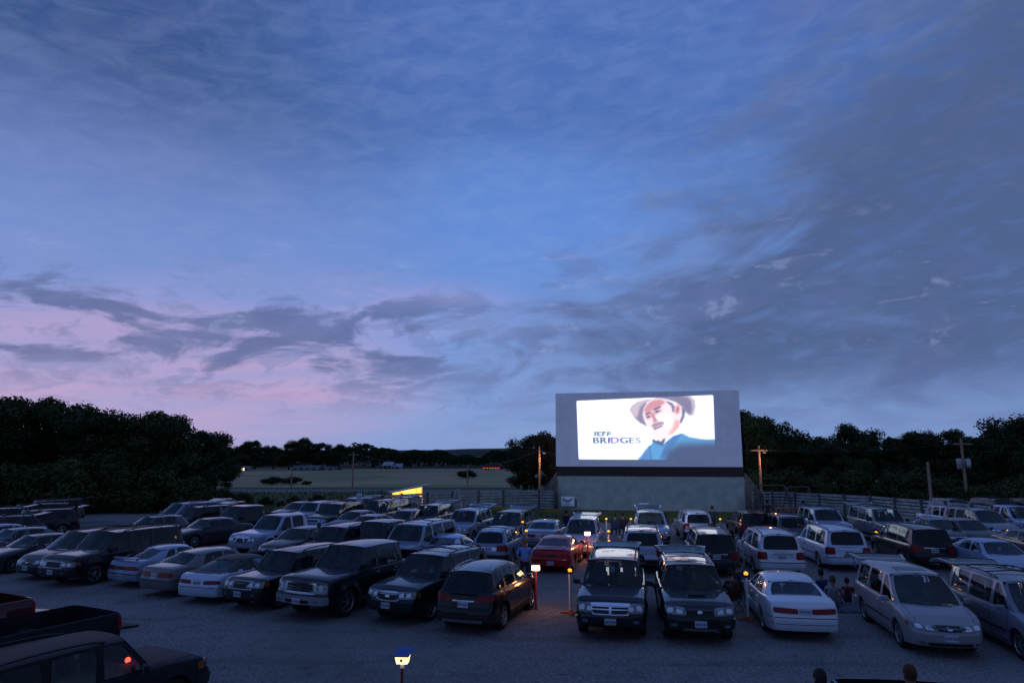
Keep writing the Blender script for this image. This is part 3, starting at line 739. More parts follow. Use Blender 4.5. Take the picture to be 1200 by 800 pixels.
K['suv_scoop'] = {**K['suv'], 'W': 1.88, 'H': 1.80, 'hatch': (1.15, 10), 'scoop': True, 'rackm': 'alu', 'rack': 'bars', 'rackh': .06, 'sunroof': True,
    'lamps': [('headlight', 'fp', [(10, .73), (56, .78), (54, .97), (14, .92)], 'lens', .014, .45), ('taillight', 'rp', [(26, .72), (52, .72), (50, 1.06), (28, 1.06)], 'red', .016, .2), ('fog_light', 'front', rect(.60, .76, .47, .55), 'lens', .045, .7)],
    'face': [('grille', 'front', [(-.36, .73), (.36, .73), (.44, .92), (-.44, .92)], 'plastic', .012, .3), ('grille_bar', 'front', rect(-.40, .40, .90, .925), 'paint', .02), ('emblem', 'front', rect(-.065, .065, .80, .88), 'chrome', .024, 1.0),
             ('front_bumper', 'fc', rect(-42, 42, .42, .68), 'paint', .045), ('lower_grille', 'front', rect(-.52, .52, .53, .60), 'seam', .055), ('skid_plate', 'front', rect(-.45, .45, .37, .44), 'alu', .05), ('rear_bumper', 'rc', rect(-46, 46, .42, .60), 'plastic', .04)],
    'fplate': (.56, .07)}
K['suv_oval'] = {**K['suv'], 'lamps': [('headlight', 'fp', [(8, .74), (50, .76), (52, .96), (10, .93)], 'lens', .014, .3), ('turn_signal', 'fp', [(53, .77), (63, .79), (62, .92), (54, .93)], 'amber_l', .016, .2), K['suv']['lamps'][2]],
    'face': [('grille_surround', 'front', [(-.44, .68), (.44, .68), (.52, .93), (-.52, .93)], 'chrome', .008, .7), ('grille', 'front', [(-.41, .705), (.41, .705), (.49, .905), (-.49, .905)], 'plastic', .016, .7), ('emblem', 'front', rect(-.09, .09, .78, .845), 'chrome', .024, 1.0),
             ('front_bumper', 'fc', rect(-42, 42, .40, .66), 'paint', .04), ('lower_grille', 'front', rect(-.45, .45, .44, .50), 'seam', .055), ('rear_bumper', 'rc', rect(-46, 46, .42, .60), 'plastic', .04)], 'fplate': (.56, .06)}
K['suv_boxy'] = {**K['suv'], 'L': 4.5, 'W': 1.76, 'H': 1.70, 'xf': 1.36, 'xr': -1.22, 'rack': 'side',
    'top': [(-2.25, 1.0), (-2.2, 1.06), (.8, 1.05), (1.15, 1.04), (2.05, .98), (2.2, .93), (2.25, .86)], 'belt': 1.05, 'cab': (-2.15, .85),
    'cols': [(.95, .45, ''), (.84, .35, 'w'), (.0, .02, ''), (-.09, -.07, 'w'), (-.88, -.86, ''), (-.98, -.96, 'd'), (-1.88, -1.78, ''), (-2.14, -2.02, '')], 'seams': [.85, -.04, -.9], 'strip': 'plastic'}
K['suv_long'] = {**K['suv'], 'L': 5.35, 'W': 1.98, 'H': 1.90, 'xf': 1.68, 'xr': -1.55,
    'top': [(-2.67, 1.1), (-2.6, 1.18), (1.1, 1.17), (1.5, 1.17), (2.4, 1.10), (2.58, 1.03), (2.67, .95)], 'belt': 1.17, 'cab': (-2.58, 1.15), 'r': .39,
    'cols': [(1.25, .70, ''), (1.13, .60, 'w'), (.18, .20, ''), (.08, .10, 'w'), (-.88, -.86, ''), (-.98, -.96, 'd'), (-2.3, -2.2, ''), (-2.56, -2.42, '')], 'seats': [.3, -.65], 'seams': [1.15, .13, -.92], 'handles': [.25, -.7], 'rim': 'five'}
K['minivan'] = dict(L=5.05, W=1.94, H=1.75, r=.335, xf=1.55, xr=-1.40, sill=.24, belt=1.05,
    top=[(-2.52, 1.0), (-2.45, 1.06), (1.2, 1.05), (1.55, 1.02), (2.2, .88), (2.42, .77), (2.52, .68)],
    fprof=[(.2, -.1), (.36, 0), (.58, 0), (.68, -.06), (1.0, -.2)], rprof=[(.2, -.06), (.38, .03), (.6, .03), (.66, -.03), (1.1, -.06)], rf=.6, kf=.28,
    cab=(-2.42, 1.25), wroof=.74, arch=.045, cols=[(1.42, .60, ''), (1.2, .46, 'w'), (.35, .36, ''), (.24, .26, 'w'), (-.92, -.90, ''), (-1.02, -1.0, 'd'), (-2.1, -1.98, ''), (-2.42, -2.22, '')],
    seats=[.45, -.5, -1.4], seams=[1.2, .3, -.97], handles=[.45, .1], rwin=(.07, .93, .08, .90), rglass='glass_dark', bf=(.24, .10), br=(.06, .05), rack='side', rackm='plastic', strip='plastic',
    lamps=[('headlight', 'fp', [(6, .62), (52, .66), (58, .80), (4, .74)], 'lens', .012), ('taillight', 'rp', [(24, .70), (52, .70), (50, 1.0), (26, 1.0)], 'red', .016, .25)],
    face=[('grille', 'front', [(-.36, .62), (.36, .62), (.42, .74), (-.42, .74)], 'plastic', .008, .3), ('emblem', 'front', rect(-.06, .06, .65, .71), 'chrome', .02, .9), ('lower_grille', 'front', rect(-.5, .5, .28, .36), 'plastic', .006), ('rear_bumper', 'rc', rect(-46, 46, .40, .60), 'paint', .05), ('bumper_step', 'rc', rect(-40, 40, .58, .605), 'plastic', .055), ('tailgate_trim', 'rear', rect(-.45, .45, .90, .93), 'chrome', .012)],
    rplate=(.80, .014), fplate=(.48, .014), rim='seven')
K['minivan_open'] = {**K['minivan'], 'L': 4.8, 'W': 1.83, 'H': 1.76, 'hatch': (1.2, 6), 'sunroof': True, 'rack': None, 'xf': 1.48, 'xr': -1.36,
    'top': [(-2.4, 1.0), (-2.33, 1.06), (1.1, 1.05), (1.45, 1.02), (2.1, .88), (2.3, .77), (2.4, .68)], 'cab': (-2.3, 1.15),
    'cols': [(1.34, .50, ''), (1.12, .36, 'w'), (.27, .28, ''), (.16, .18, 'd'), (-.88, -.86, ''), (-.98, -.96, 'd'), (-2.0, -1.9, ''), (-2.3, -2.12, '')],
    'lamps': [('headlight', 'fp', [(6, .60), (50, .66), (58, .82), (8, .72)], 'lens', .012, .4), ('turn_signal', 'fp', [(52, .67), (60, .70), (62, .80), (54, .79)], 'amber_l', .014, .2), ('taillight', 'rp', [(24, .70), (52, .70), (50, 1.0), (26, 1.0)], 'red', .016, .25), ('fog_light', 'front', rect(.55, .70, .32, .38), 'lens', .01, .9)]}
K['minivan_rail'] = {**K['minivan'], 'hatch': (1.2, 6), 'rack': 'bars', 'rackm': 'plastic'}
pk_face = [('grille_surround', 'front', [(-.60, .78), (.60, .78), (.62, 1.10), (-.62, 1.10)], 'chrome', .012, .15), ('grille', 'front', [(-.54, .82), (.54, .82), (.56, 1.06), (-.56, 1.06)], 'plastic', .018, .15),
           ('grille_bar', 'front', rect(-.56, .56, .895, .925), 'chrome', .03), ('grille_bar', 'front', rect(-.56, .56, .96, .99), 'chrome', .03), ('emblem', 'front', rect(-.12, .12, .90, .985), 'ink', .038, 1.0),
           ('front_bumper', 'fc', rect(-41, 41, .50, .74), 'chrome', .07), ('lower_grille', 'front', rect(-.45, .45, .53, .62), 'seam', .08), ('rear_bumper', 'rc', rect(-44, 44, .50, .66), 'chrome', .06)]
K['pickup_tall'] = dict(L=6.2, W=2.03, H=2.0, r=.42, xf=2.05, xr=-1.95, sill=.48, belt=1.28, bed=(-3.02, -1.05, .82), rf=.25, kf=.12, rr=.08, kr=.03, taper=.01,
    top=[(-3.1, 1.26), (-3.06, 1.30), (-1.0, 1.30), (.9, 1.28), (1.9, 1.27), (2.75, 1.22), (3.0, 1.18), (3.1, 1.10)],
    fprof=[(.3, -.1), (.5, 0), (.76, 0), (.8, -.06), (1.2, -.09)], rprof=[(.3, 0), (1.3, 0)], cab=(-1.0, 1.5), wroof=.76, arch=.03, roofcrown=.05,
    cols=[(1.55, 1.0, ''), (1.43, .9, 'w'), (.48, .5, ''), (.38, .40, 'w'), (-.62, -.62, ''), (-.92, -.86, '')], seats=[.6, -.35], seams=[1.45, .43, -.75, -1.0], handles=[.6, -.4], rwin=(.1, .9, .1, .85), rglass='glass_dark', bf=(.08, .05), br=(.02, .02), flare=.05,
    lamps=[('headlight', 'fp', [(12, .80), (48, .80), (48, 1.12), (10, 1.12)], 'lens', .016, .15), ('taillight', 'rp', [(30, .85), (48, .85), (48, 1.2), (30, 1.2)], 'red', .012, .2), ('fog_light', 'front', rect(.62, .78, .56, .64), 'lens', .085, .9)],
    face=pk_face, fplate=(.58, .10), rplate=None, tw=.27, mirror_m='plastic', mir=.14, handle_m='chrome', gap=.08, rim='six', hood_gap=.12)
K['pickup'] = {**K['pickup_tall'], 'L': 5.65, 'W': 1.96, 'H': 1.86, 'r': .38, 'xf': 1.85, 'xr': -1.72, 'sill': .38, 'belt': 1.14, 'bed': (-2.75, -1.0, .72), 'mir': .03, 'handle_m': 'paint', 'rf': .4, 'kf': .2,
    'top': [(-2.82, 1.10), (-2.78, 1.15), (-.95, 1.15), (.8, 1.14), (1.5, 1.12), (2.5, 1.03), (2.72, .97), (2.82, .88)], 'cab': (-.95, 1.3),
    'cols': [(1.35, .75, ''), (1.22, .64, 'w'), (.32, .34, ''), (.22, .24, 'w'), (-.58, -.62, ''), (-.9, -.82, '')], 'seats': [.4, -.4], 'seams': [1.25, .27, -.7, -.95], 'handles': [.4, -.45],
    'lamps': [('headlight', 'fp', [(14, .68), (48, .70), (50, .94), (12, .92)], 'lens', .014, .35), ('taillight', 'rp', [(30, .75), (48, .75), (48, 1.08), (30, 1.08)], 'red', .012, .2), ('fog_light', 'front', rect(.62, .76, .46, .53), 'lens', .03, .9)],
    'face': [('grille_surround', 'front', [(-.46, .66), (.46, .66), (.52, .95), (-.52, .95)], 'chrome', .010, .3), ('grille', 'front', [(-.42, .69), (.42, .69), (.48, .92), (-.48, .92)], 'plastic', .018, .3), ('grille_bar', 'front', [(-.36, .68), (-.28, .68), (-.12, .94), (-.20, .94)], 'chrome', .026), ('grille_bar', 'front', [(.28, .68), (.36, .68), (.20, .94), (.12, .94)], 'chrome', .026),
             ('front_bumper', 'fc', rect(-41, 41, .42, .62), 'paint', .05), ('rear_bumper', 'rc', rect(-44, 44, .42, .56), 'chrome', .06)], 'fplate': (.50, .07)}
K['pickup_chrome'] = {**K['pickup'], 'face': [('grille_surround', 'front', [(-.46, .66), (.46, .66), (.52, .97), (-.52, .97)], 'chrome', .012, .5), ('grille', 'front', [(-.42, .70), (.42, .70), (.47, .93), (-.47, .93)], 'plastic', .020, .5), ('grille_bar', 'front', rect(-.47, .47, .80, .835), 'chrome', .028), ('grille_bar', 'front', rect(-.04, .04, .69, .95), 'chrome', .03),
             ('front_bumper', 'fc', rect(-41, 41, .42, .62), 'chrome', .06), ('rear_bumper', 'rc', rect(-44, 44, .42, .56), 'chrome', .06)]}

_o = .35
K['pickup_long'] = {**K['pickup'], 'L': 6.5, 'xf': 2.3, 'xr': -2.0, 'bed': (-3.18, -.62, .72), 'cab': (-.6, 1.65), 'top': [(-3.25, 1.10), (-3.2, 1.15), (-.6, 1.15), (1.15, 1.14), (1.9, 1.12), (2.9, 1.03), (3.15, .97), (3.25, .88)],
    'cols': [(a + _o, b + _o, c) for a, b, c in K['pickup']['cols']], 'seats': [.75, -.05], 'seams': [1.6, .62, -.35], 'handles': [.75, -.1]}
CACHE = {}
NAMES = dict(convertible='convertible', sedan='sedan', sedan_front='sedan', sedan_wide_lamps='sedan', coupe='coupe', hatchback='hatchback', wagon='station_wagon', crossover='crossover', suv='suv', suv_cross_grille='suv', suv_scoop='suv', suv_oval='suv', suv_boxy='suv', suv_long='suv', minivan='minivan', minivan_open='minivan', minivan_rail='minivan', pickup_tall='pickup_truck', pickup_long='pickup_truck', pickup='pickup_truck', pickup_chrome='pickup_truck')
CATS = dict(convertible='convertible', sedan='sedan', coupe='coupe', hatchback='hatchback', station_wagon='station wagon', crossover='crossover', suv='SUV', minivan='minivan', pickup_truck='pickup truck')
def place_vehicle(kind, hatch, loc, rz, color, label):
    key = (kind, bool(hatch))
    if key not in CACHE:
        p = dict(K[kind])
        if hatch is True and not p.get('hatch'): p['hatch'] = (1.15, 12)
        if not hatch: p['hatch'] = None
        CACHE[key] = build_kind(p)
    nm = 'parked_' + NAMES[kind] if NAMES[kind] != 'suv' else 'parked_suv'
    root = thing(nm, label, CATS[NAMES[kind]], loc, rz, 'vehicles parked in rows on the gravel lot')
    objs = []
    for name, me, pi, lc, cf_ in CACHE[key]:
        o = bpy.data.objects.new(name, me); COL.objects.link(o); o.parent = root if pi < 0 else objs[pi]
        if lc:
            o.location = lc[:3]
            if lc[3] < 0: o.rotation_euler = (0, 0, math.pi)
        o.color = (*color, 1); objs.append(o)
    return root
def heading(x): return 13 - .5 * x
def car(kind, end, u, v, color, label, dy=0.0, hatch=False):
    x, y = G(u, v); a = R(heading(x) + dy); t_ = Vector((math.sin(a), math.cos(a)))
    Lh = K[kind]['L'] / 2; c_ = Vector((x, y)) + t_ * Lh
    dr = -t_ if end == 'F' else t_
    return place_vehicle(kind, hatch, (c_.x, c_.y, .012), math.atan2(dr.y, dr.x), color, label)

# ------------------------------------------------------------------ ground
def sheet(name, pts, z, mt, kind='structure', sub=0):
    me = bpy.data.meshes.new(name); me.from_pydata([(x, y, z) for x, y in pts], [], [tuple(range(len(pts)))]); me.materials.append(mt); me.update()
    return link(name, me, kind=kind)
def ground_mat(name, c1, c2, s1, s2, c3=None, bump=.5, bs=30, rough=.95, patch_scale=.08, dist=.04, tracks=False):
    m = bpy.data.materials.new(name); m.use_nodes = True; t = NT(m.node_tree); b = t.n['Principled BSDF']
    g = t.new('ShaderNodeTexCoord').outputs['Object']
    a = t.noise(g, s1, 8, .7); c = t.noise(g, s2, 6, .6); d = t.noise(g, patch_scale, 5, .6, 1.0)
    col = t.mix(t.ss(a, .35, .65), c1, c2)
    if c3: col = t.mix(t.ss(d, .42, .62, 0, .8), col, c3)
    col = t.mix(t.ss(c, .5, .75, 0, .5), col, tuple(q * .55 for q in c1))
    if tracks:      # worn wheel lanes running across the lot and paler, packed patches
        mp = t.new('ShaderNodeMapping'); t.put(mp.inputs[0], g); mp.inputs['Rotation'].default_value = (0, 0, R(8)); mp.inputs['Scale'].default_value = (.045, .85, 1)
        ln = t.noise(mp.outputs[0], 1.0, 4, .55, .3); col = t.mix(t.ss(ln, .50, .62, 0, .25), col, (.30, .29, .30)); col = t.mix(t.ss(ln, .46, .36, 0, .3), col, (.10, .10, .11))
        bl = t.noise(g, .35, 5, .6, .8); col = t.mix(t.ss(bl, .58, .72, 0, .5), col, (.09, .095, .10))
    t.l.new(col, b.inputs['Base Color']); b.inputs['Roughness'].default_value = rough; b.inputs['Specular IOR Level'].default_value = .25
    n1 = t.noise(g, bs, 6, .75)
    bn = t.new('ShaderNodeBump'); bn.inputs['Strength'].default_value = bump; bn.inputs['Distance'].default_value = dist
    t.l.new(n1, bn.inputs['Height']); t.l.new(bn.outputs[0], b.inputs['Normal'])
    return m
M['gravel'] = ground_mat('gravel', (.12, .12, .125), (.38, .37, .365), 13, 1.6, (.17, .165, .16), .9, 19, dist=.03, tracks=True)
M['grass'] = ground_mat('grass_turf', (.05, .075, .024), (.09, .12, .038), 6, .6, (.11, .12, .045), .8, 10)
M['field'] = ground_mat('dry_field', (.36, .29, .15), (.48, .38, .21), .7, .12, (.24, .23, .11), .8, 3, patch_scale=.02)
M['asphalt'] = ground_mat('asphalt_road', (.16, .16, .17), (.21, .21, .22), 3, .4, None, .3, 20)
M['wood_floor'] = ground_mat('far_ground', (.03, .04, .02), (.05, .06, .025), .5, .1)
sheet('ground', [(-3400, -60), (3400, -60), (3400, 3900), (-3400, 3900)], -.012, M['wood_floor'])
sheet('dry_field', [(-170, 108), (160, 108), (190, 250), (-260, 250)], -.006, M['field'])
sheet('grass', [(-170, -40), (170, -40), (170, 108), (-170, 108)], -.008, M['grass'])
sheet('road', [(-150, 99.5), (150, 84), (150, 91), (-150, 107.5)], 0.0, M['asphalt'])
lot = [(-75, -30), (45, -30), (48, 30), (38, 48.5), (24, 50.0), (20, 51.0), (5, 51.8), (-8, 52.5), (-16, 56), (-26, 58), (-45, 63), (-75, 66)]
# gravel lot: a gently uneven sheet
bm = bmesh.new()
import mathutils
def inpoly(x, y, P_):
    c = False; j = len(P_) - 1
    for i in range(len(P_)):
        xi, yi = P_[i]; xj, yj = P_[j]
        if (yi > y) != (yj > y) and x < (xj - xi) * (y - yi) / (yj - yi) + xi: c = not c
        j = i
    return c
me = bpy.data.meshes.new('gravel_lot'); me.from_pydata([(x, y, .004) for x, y in lot], [], [tuple(range(len(lot)))]); me.materials.append(M['gravel'])
link('gravel_lot', me, kind='structure')
# loose stones close to the camera, uncountable
def stones():
    rnd = random.Random(3); vs = []; fs = []
    for i in range(9000):
        y = 13 + 22 * rnd.random() ** 1.6; x = rnd.uniform(-.82, .82) * y
        s = rnd.uniform(.012, .035); a = rnd.random() * 6.28
        b_ = len(vs)
        for k in range(4):
            q = a + k * 1.57 + rnd.uniform(-.3, .3); vs.append((x + s * math.cos(q), y + s * math.sin(q), .003))
        vs.append((x + s * .2, y, .004 + s * rnd.uniform(.5, .9)))
        fs += [(b_ + k, b_ + (k + 1) % 4, b_ + 4) for k in range(4)]
    me = bpy.data.meshes.new('loose_gravel'); me.from_pydata(vs, [], fs); me.materials.append(M['gravel']); link('loose_gravel', me, kind='stuff', label='loose grey stones scattered over the parking lot')
stones()
# grass blades on the strip in front of the screen and verges
def blades():
    rnd = random.Random(5); vs = []; fs = []
    for i in range(26000):
        if i < 20000: x = rnd.uniform(-16, 34); y = rnd.uniform(50, 61)
        else: x = rnd.uniform(-70, -14); y = rnd.uniform(60, 95)
        if inpoly(x, y, lot): continue
        h = rnd.uniform(.05, .16) * (1 if i < 20000 else 2.2); a = rnd.random() * 3.14; w_ = .03 if i < 20000 else .06; b_ = len(vs)
        dx, dy = w_ * math.cos(a), w_ * math.sin(a)
        vs += [(x - dx, y - dy, -.008), (x + dx, y + dy, -.008), (x + rnd.uniform(-.05, .05), y + rnd.uniform(-.05, .05), h)]
        fs.append((b_, b_ + 1, b_ + 2))
    me = bpy.data.meshes.new('grass_blades'); me.from_pydata(vs, [], fs); me.materials.append(M['blade']); link('grass_blades', me, kind='stuff', label='short green grass in front of the movie screen')
M['blade'] = mat('grass_blade', (.075, .12, .03), .8, noise=.4, nscale=.4)
blades()
# far ridge and swell of hills
def ridge(name, y0, h0, mt, seed, x0=-900, x1=900, base=-5, depth=200):
    rnd = random.Random(seed); ph = [rnd.random() * 6.28 for _ in range(8)]; vs = []; fs = []; n = 140
    for i in range(n + 1):
        x = x0 + (x1 - x0) * i / n; q = x / (x1 - x0) * 6.28
        h = h0 * (.75 + .16 * math.sin(q * 1.7 + ph[0]) + .09 * math.sin(q * 4.1 + ph[1]) + .04 * math.sin(q * 11 + ph[2]) + .02 * math.sin(q * 29 + ph[3]))
        vs += [(x, y0, base), (x, y0 + depth * .5, h * .75), (x, y0 + depth, h), (x, y0 + depth * 2, base)]
    for i in range(n):
        for j in range(3): a = i * 4 + j; fs.append((a, a + 4, a + 5, a + 1))
    me = newmesh(name, vs, fs, mt, smooth=True); return link(name, me, kind='structure')
M['ridge'] = mat('ridge_forest', (.045, .06, .045), 1.0, noise=.3, nscale=.02)
ridge('hills', 2600, 33, M['ridge'], 4, -3000, 3000)

# ------------------------------------------------------------------ trees
M['leaf'] = []
for i, (c, c2) in enumerate((((.022, .034, .013), (.056, .084, .028)), ((.030, .042, .014), (.080, .10, .032)), ((.040, .056, .016), (.10, .12, .038)), ((.05, .036, .016), (.11, .07, .03)))):
    M['leaf'].append(mat('leaves_%d' % i, c, .75, noise=.35, nscale=.9, col2=c2, spec=.2))
M['bark'] = mat('bark', (.06, .05, .04), .95, noise=.35, nscale=6, bump=.6, bscale=12)
def tree_meshes(seed, h, wdt, leaf, n, trunk=.25, ls=.19, narrow=False):
    rnd = random.Random(seed); tb = MB(); blobs = []
    th = h * rnd.uniform(.62, .72); lean = rnd.uniform(-.4, .4)
    pts = [(lean * q * q, 0, th * q) for q in (0, .15, .4, .7, 1)]; tb.tube(pts, [trunk * 1.25, trunk, trunk * .8, trunk * .5, trunk * .2], 9)
    nb = 11
    for i in range(nb):
        z0 = h * rnd.uniform(.16, .60); a = 2.4 * i + rnd.uniform(-.4, .4); rr_ = wdt * rnd.uniform(.55, 1.0); 
        z1 = z0 + h * rnd.uniform(.08, .28)
        e = Vector((math.cos(a) * rr_, math.sin(a) * rr_, z1)); s_ = Vector((lean * (z0 / th) ** 2, 0, z0))
        midp = s_.lerp(e, .5) + Vector((0, 0, .35)); tb.tube([s_, midp, e], [trunk * .35, trunk * .22, trunk * .08], 6)
        blobs.append((e, rnd.uniform(.30, .50) * wdt))
        if rnd.random() < .7: blobs.append((midp + Vector((rnd.uniform(-.5, .5), rnd.uniform(-.5, .5), rnd.uniform(.2, 1))), rnd.uniform(.28, .42) * wdt))
    for i in range(9):
        a = rnd.random() * 6.28; q = rnd.uniform(.0, .62) * wdt; z = h * (1 - .10 - .22 * (q / wdt) * rnd.uniform(.6, 1.6)) 
        blobs.append((Vector((math.cos(a) * q + lean, math.sin(a) * q, z - rnd.uniform(0, .08) * h)), rnd.uniform(.20, .36) * wdt))
    for i in range(14):
        a = rnd.random() * 6.28; q = rnd.uniform(.5, 1.0) * wdt
        blobs.append((Vector((math.cos(a) * q, math.sin(a) * q, h * rnd.uniform(.14, .62))), rnd.uniform(.16, .34) * wdt))
    wsum = [b_[1] ** 2 for b_ in blobs]; vs = []; fs = []
    for i in range(n):
        c, r_ = rnd.choices(blobs, wsum)[0]
        d = Vector((rnd.gauss(0, 1), rnd.gauss(0, 1), rnd.gauss(0, 1))).normalized()
        rad = r_ * (rnd.random() ** .38) * rnd.uniform(.8, 1.12); p_ = c + Vector((d.x, d.y, d.z * .78)) * rad
        if p_.z < .4: continue
        s_ = ls * rnd.uniform(.5, 1.2); nrm = (d + Vector((rnd.gauss(0, .6), rnd.gauss(0, .6), rnd.gauss(.35, .6)))).normalized()
        u_ = nrm.orthogonal().normalized(); v_ = nrm.cross(u_); aa = rnd.random() * 6.28
        u2 = u_ * math.cos(aa) + v_ * math.sin(aa); v2 = nrm.cross(u2) * .6
        b_ = len(vs); vs += [p_ - u2 * s_, p_ - v2 * s_ * rnd.uniform(.6, 1.2), p_ + u2 * s_, p_ + v2 * s_]; fs.append((b_, b_ + 1, b_ + 2, b_ + 3))
    me = bpy.data.meshes.new('crown'); me.from_pydata([tuple(q) for q in vs], [], fs); me.materials.append(leaf); me.update()
    return tb.mesh('trunk', M['bark']), me
TT = [tree_meshes(11, 12, 4.6, M['leaf'][0], 18900), tree_meshes(12, 12, 4.0, M['leaf'][1], 16800), tree_meshes(13, 12, 5.0, M['leaf'][1], 19950), tree_meshes(14, 12, 3.6, M['leaf'][0], 15750), tree_meshes(15, 12, 4.4, M['leaf'][2], 17850), tree_meshes(16, 12, 4.2, M['leaf'][3], 18900)]
def tree(k, x, y, h, label, group, ws=1.0, cat='tree', name='broadleaf_tree', rz=None):
    s_ = h / 12.0; t_ = thing(name, label, cat, (x, y, -.05), random.random() * 6.28 if rz is None else rz, group)
    t_.scale = (s_ * ws, s_ * ws, s_)
    link('trunk', TT[k][0], t_); link('crown', TT[k][1], t_); return t_
def bush_mesh(seed, leaf, n=8000):
    rnd = random.Random(seed); blobs = []; tb = MB()
    for i in range(16):
        a = rnd.random() * 6.28; q = rnd.random() ** .6 * 4.2; z = rnd.uniform(2, 8.5 - q * .9); blobs.append((Vector((math.cos(a) * q, math.sin(a) * q, z)), rnd.uniform(1.6, 3.0)))
    for i in range(7):
        a = i * .9; tb.tube([(0, 0, 0), (math.cos(a) * 1.4, math.sin(a) * 1.4, 3), (math.cos(a) * 2.6, math.sin(a) * 2.6, 7.5)], [.25, .16, .05], 5)
    vs = []; fs = []
    for i in range(n):
        c, r_ = rnd.choice(blobs); d = Vector((rnd.gauss(0, 1), rnd.gauss(0, 1), rnd.gauss(0, 1))).normalized(); p_ = c + d * r_ * (rnd.random() ** .4) * rnd.uniform(.8, 1.15)
        if p_.z < .1: p_.z = rnd.uniform(.1, 1)
        s_ = rnd.uniform(.18, .42); nrm = (d + Vector((rnd.gauss(0, .6), rnd.gauss(0, .6), rnd.gauss(.3, .6)))).normalized(); u_ = nrm.orthogonal().normalized(); v_ = nrm.cross(u_) * .55
        b_ = len(vs); vs += [p_ - u_ * s_, p_ - v_ * s_, p_ + u_ * s_, p_ + v_ * s_]; fs.append((b_, b_ + 1, b_ + 2, b_ + 3))
    me = bpy.data.meshes.new('crown'); me.from_pydata([tuple(q) for q in vs], [], fs); me.materials.append(leaf); me.update()
    return tb.mesh('trunk', M['bark']), me
TT += [bush_mesh(21, M['leaf'][2]), bush_mesh(22, M['leaf'][1]), bush_mesh(23, M['leaf'][0])]
def tree_px(k, u, vtop, y, label, group, ws=1.0, **kw):
    p_ = AT(u, vtop, y); return tree(k, p_.x, y, p_.z * 1.02, label, group, ws, **kw)
# left wood edge
LG = 'dark trees along the left edge of the lot'
left_trees = [(0, -20, 452, 66, 'dark tree at the far left edge, cut by the frame'), (2, 22, 455, 70, 'tall dark broadleaf tree second from the left edge of the lot'), (1, 62, 457, 68, 'dark rounded tree with a bushy top, third from the left edge'),
    (0, 98, 466, 72, 'wide dark tree in the middle of the left wood'), (3, 128, 474, 66, 'slim dark tree left of the notch in the left wood'), (1, 152, 486, 70, 'lower dark tree filling the notch in the left wood'),
    (2, 184, 473, 66, 'big spreading tree right of the notch in the left wood'), (0, 212, 480, 72, 'dark tree behind the right shoulder of the left wood'), (3, 236, 495, 76, 'sloping dark tree near the right end of the left wood'), (1, 256, 512, 84, 'smallest dark tree at the right end of the left wood')]
for k, u, v, y, lb in left_trees: tree_px(k, u, v, y, lb, LG, 1.15)
for u, v, y, lb in ((88, 522, 60, 'olive green bush in front of the left wood, behind the dark wagons'), (45, 535, 61, 'dark low bush in front of the left wood near the frame edge'), (138, 528, 61, 'dull green bush in front of the middle of the left wood'), (190, 535, 62, 'bush in front of the big spreading tree'), (225, 548, 64, 'bush near the right end of the left wood'), (5, 530, 60, 'bush at the extreme left below the trees'), (168, 545, 62, 'small dark bush between two larger ones before the left wood')):
    tree_px(6, u, v, y, lb, 'bushes at the foot of the left wood', 1.3, cat='bush', name='bush')
# shrubs between lot and road
for u, v, y, lb in ((262, 566, 66, 'weedy shrub beside the end of the left wood'), (286, 573, 67, 'low shrub behind the pale pickup'), (312, 578, 70, 'small round shrub on the verge left of the wide one'), (345, 577, 72, 'wide shrub on the verge behind the grey hatchback'), (372, 575, 72, 'green shrub on the verge right of the wide one'), (240, 560, 66, 'tallest weedy shrub at the corner of the lot'), (330, 584, 68, 'tiny shrub on the verge near the parked cars')):
    tree_px(6 if v < 575 else 7, u, v, y, lb, 'shrubs on the verge beyond the lot', 1.5, cat='shrub', name='shrub')
for u, v, y, lb in ((319, 553, 118, 'left of three round bushes beside the road'), (341, 553, 119, 'middle of three round bushes beside the road'), (359, 560, 117, 'smallest and rightmost of three round bushes beside the road'), (548, 545, 150, 'round dark bush alone in the dry field by a pole')):
    tree_px(8, u, v, y, lb, 'round bushes by the road', 2.1, cat='bush', name='bush')
# farm trees behind the field
for k, u, v, y, lb in ((1, 285, 518, 236, 'leftmost tree of the farm grove beyond the field'), (3, 301, 512, 240, 'pointed tree of the farm grove beyond the field'), (1, 322, 520, 242, 'low tree between the pointed and broad farm trees'), (2, 340, 517, 238, 'tree just left of the broadest farm tree'), (0, 358, 510, 236, 'broadest tree of the farm grove, above the barns'), (2, 378, 516, 240, 'tree right behind the broadest farm tree'), (0, 398, 518, 236, 'round tree at the right end of the farm grove'), (3, 474, 528, 262, 'lone dark tree beside the pale farmhouse'), (3, 440, 536, 262, 'small tree left of the pale farmhouse'), (1, 268, 521, 240, 'tree half hidden at the left end of the farm grove')):
    tree_px(k, u, v, y, lb, 'trees around the farm beyond the field', 1.25)
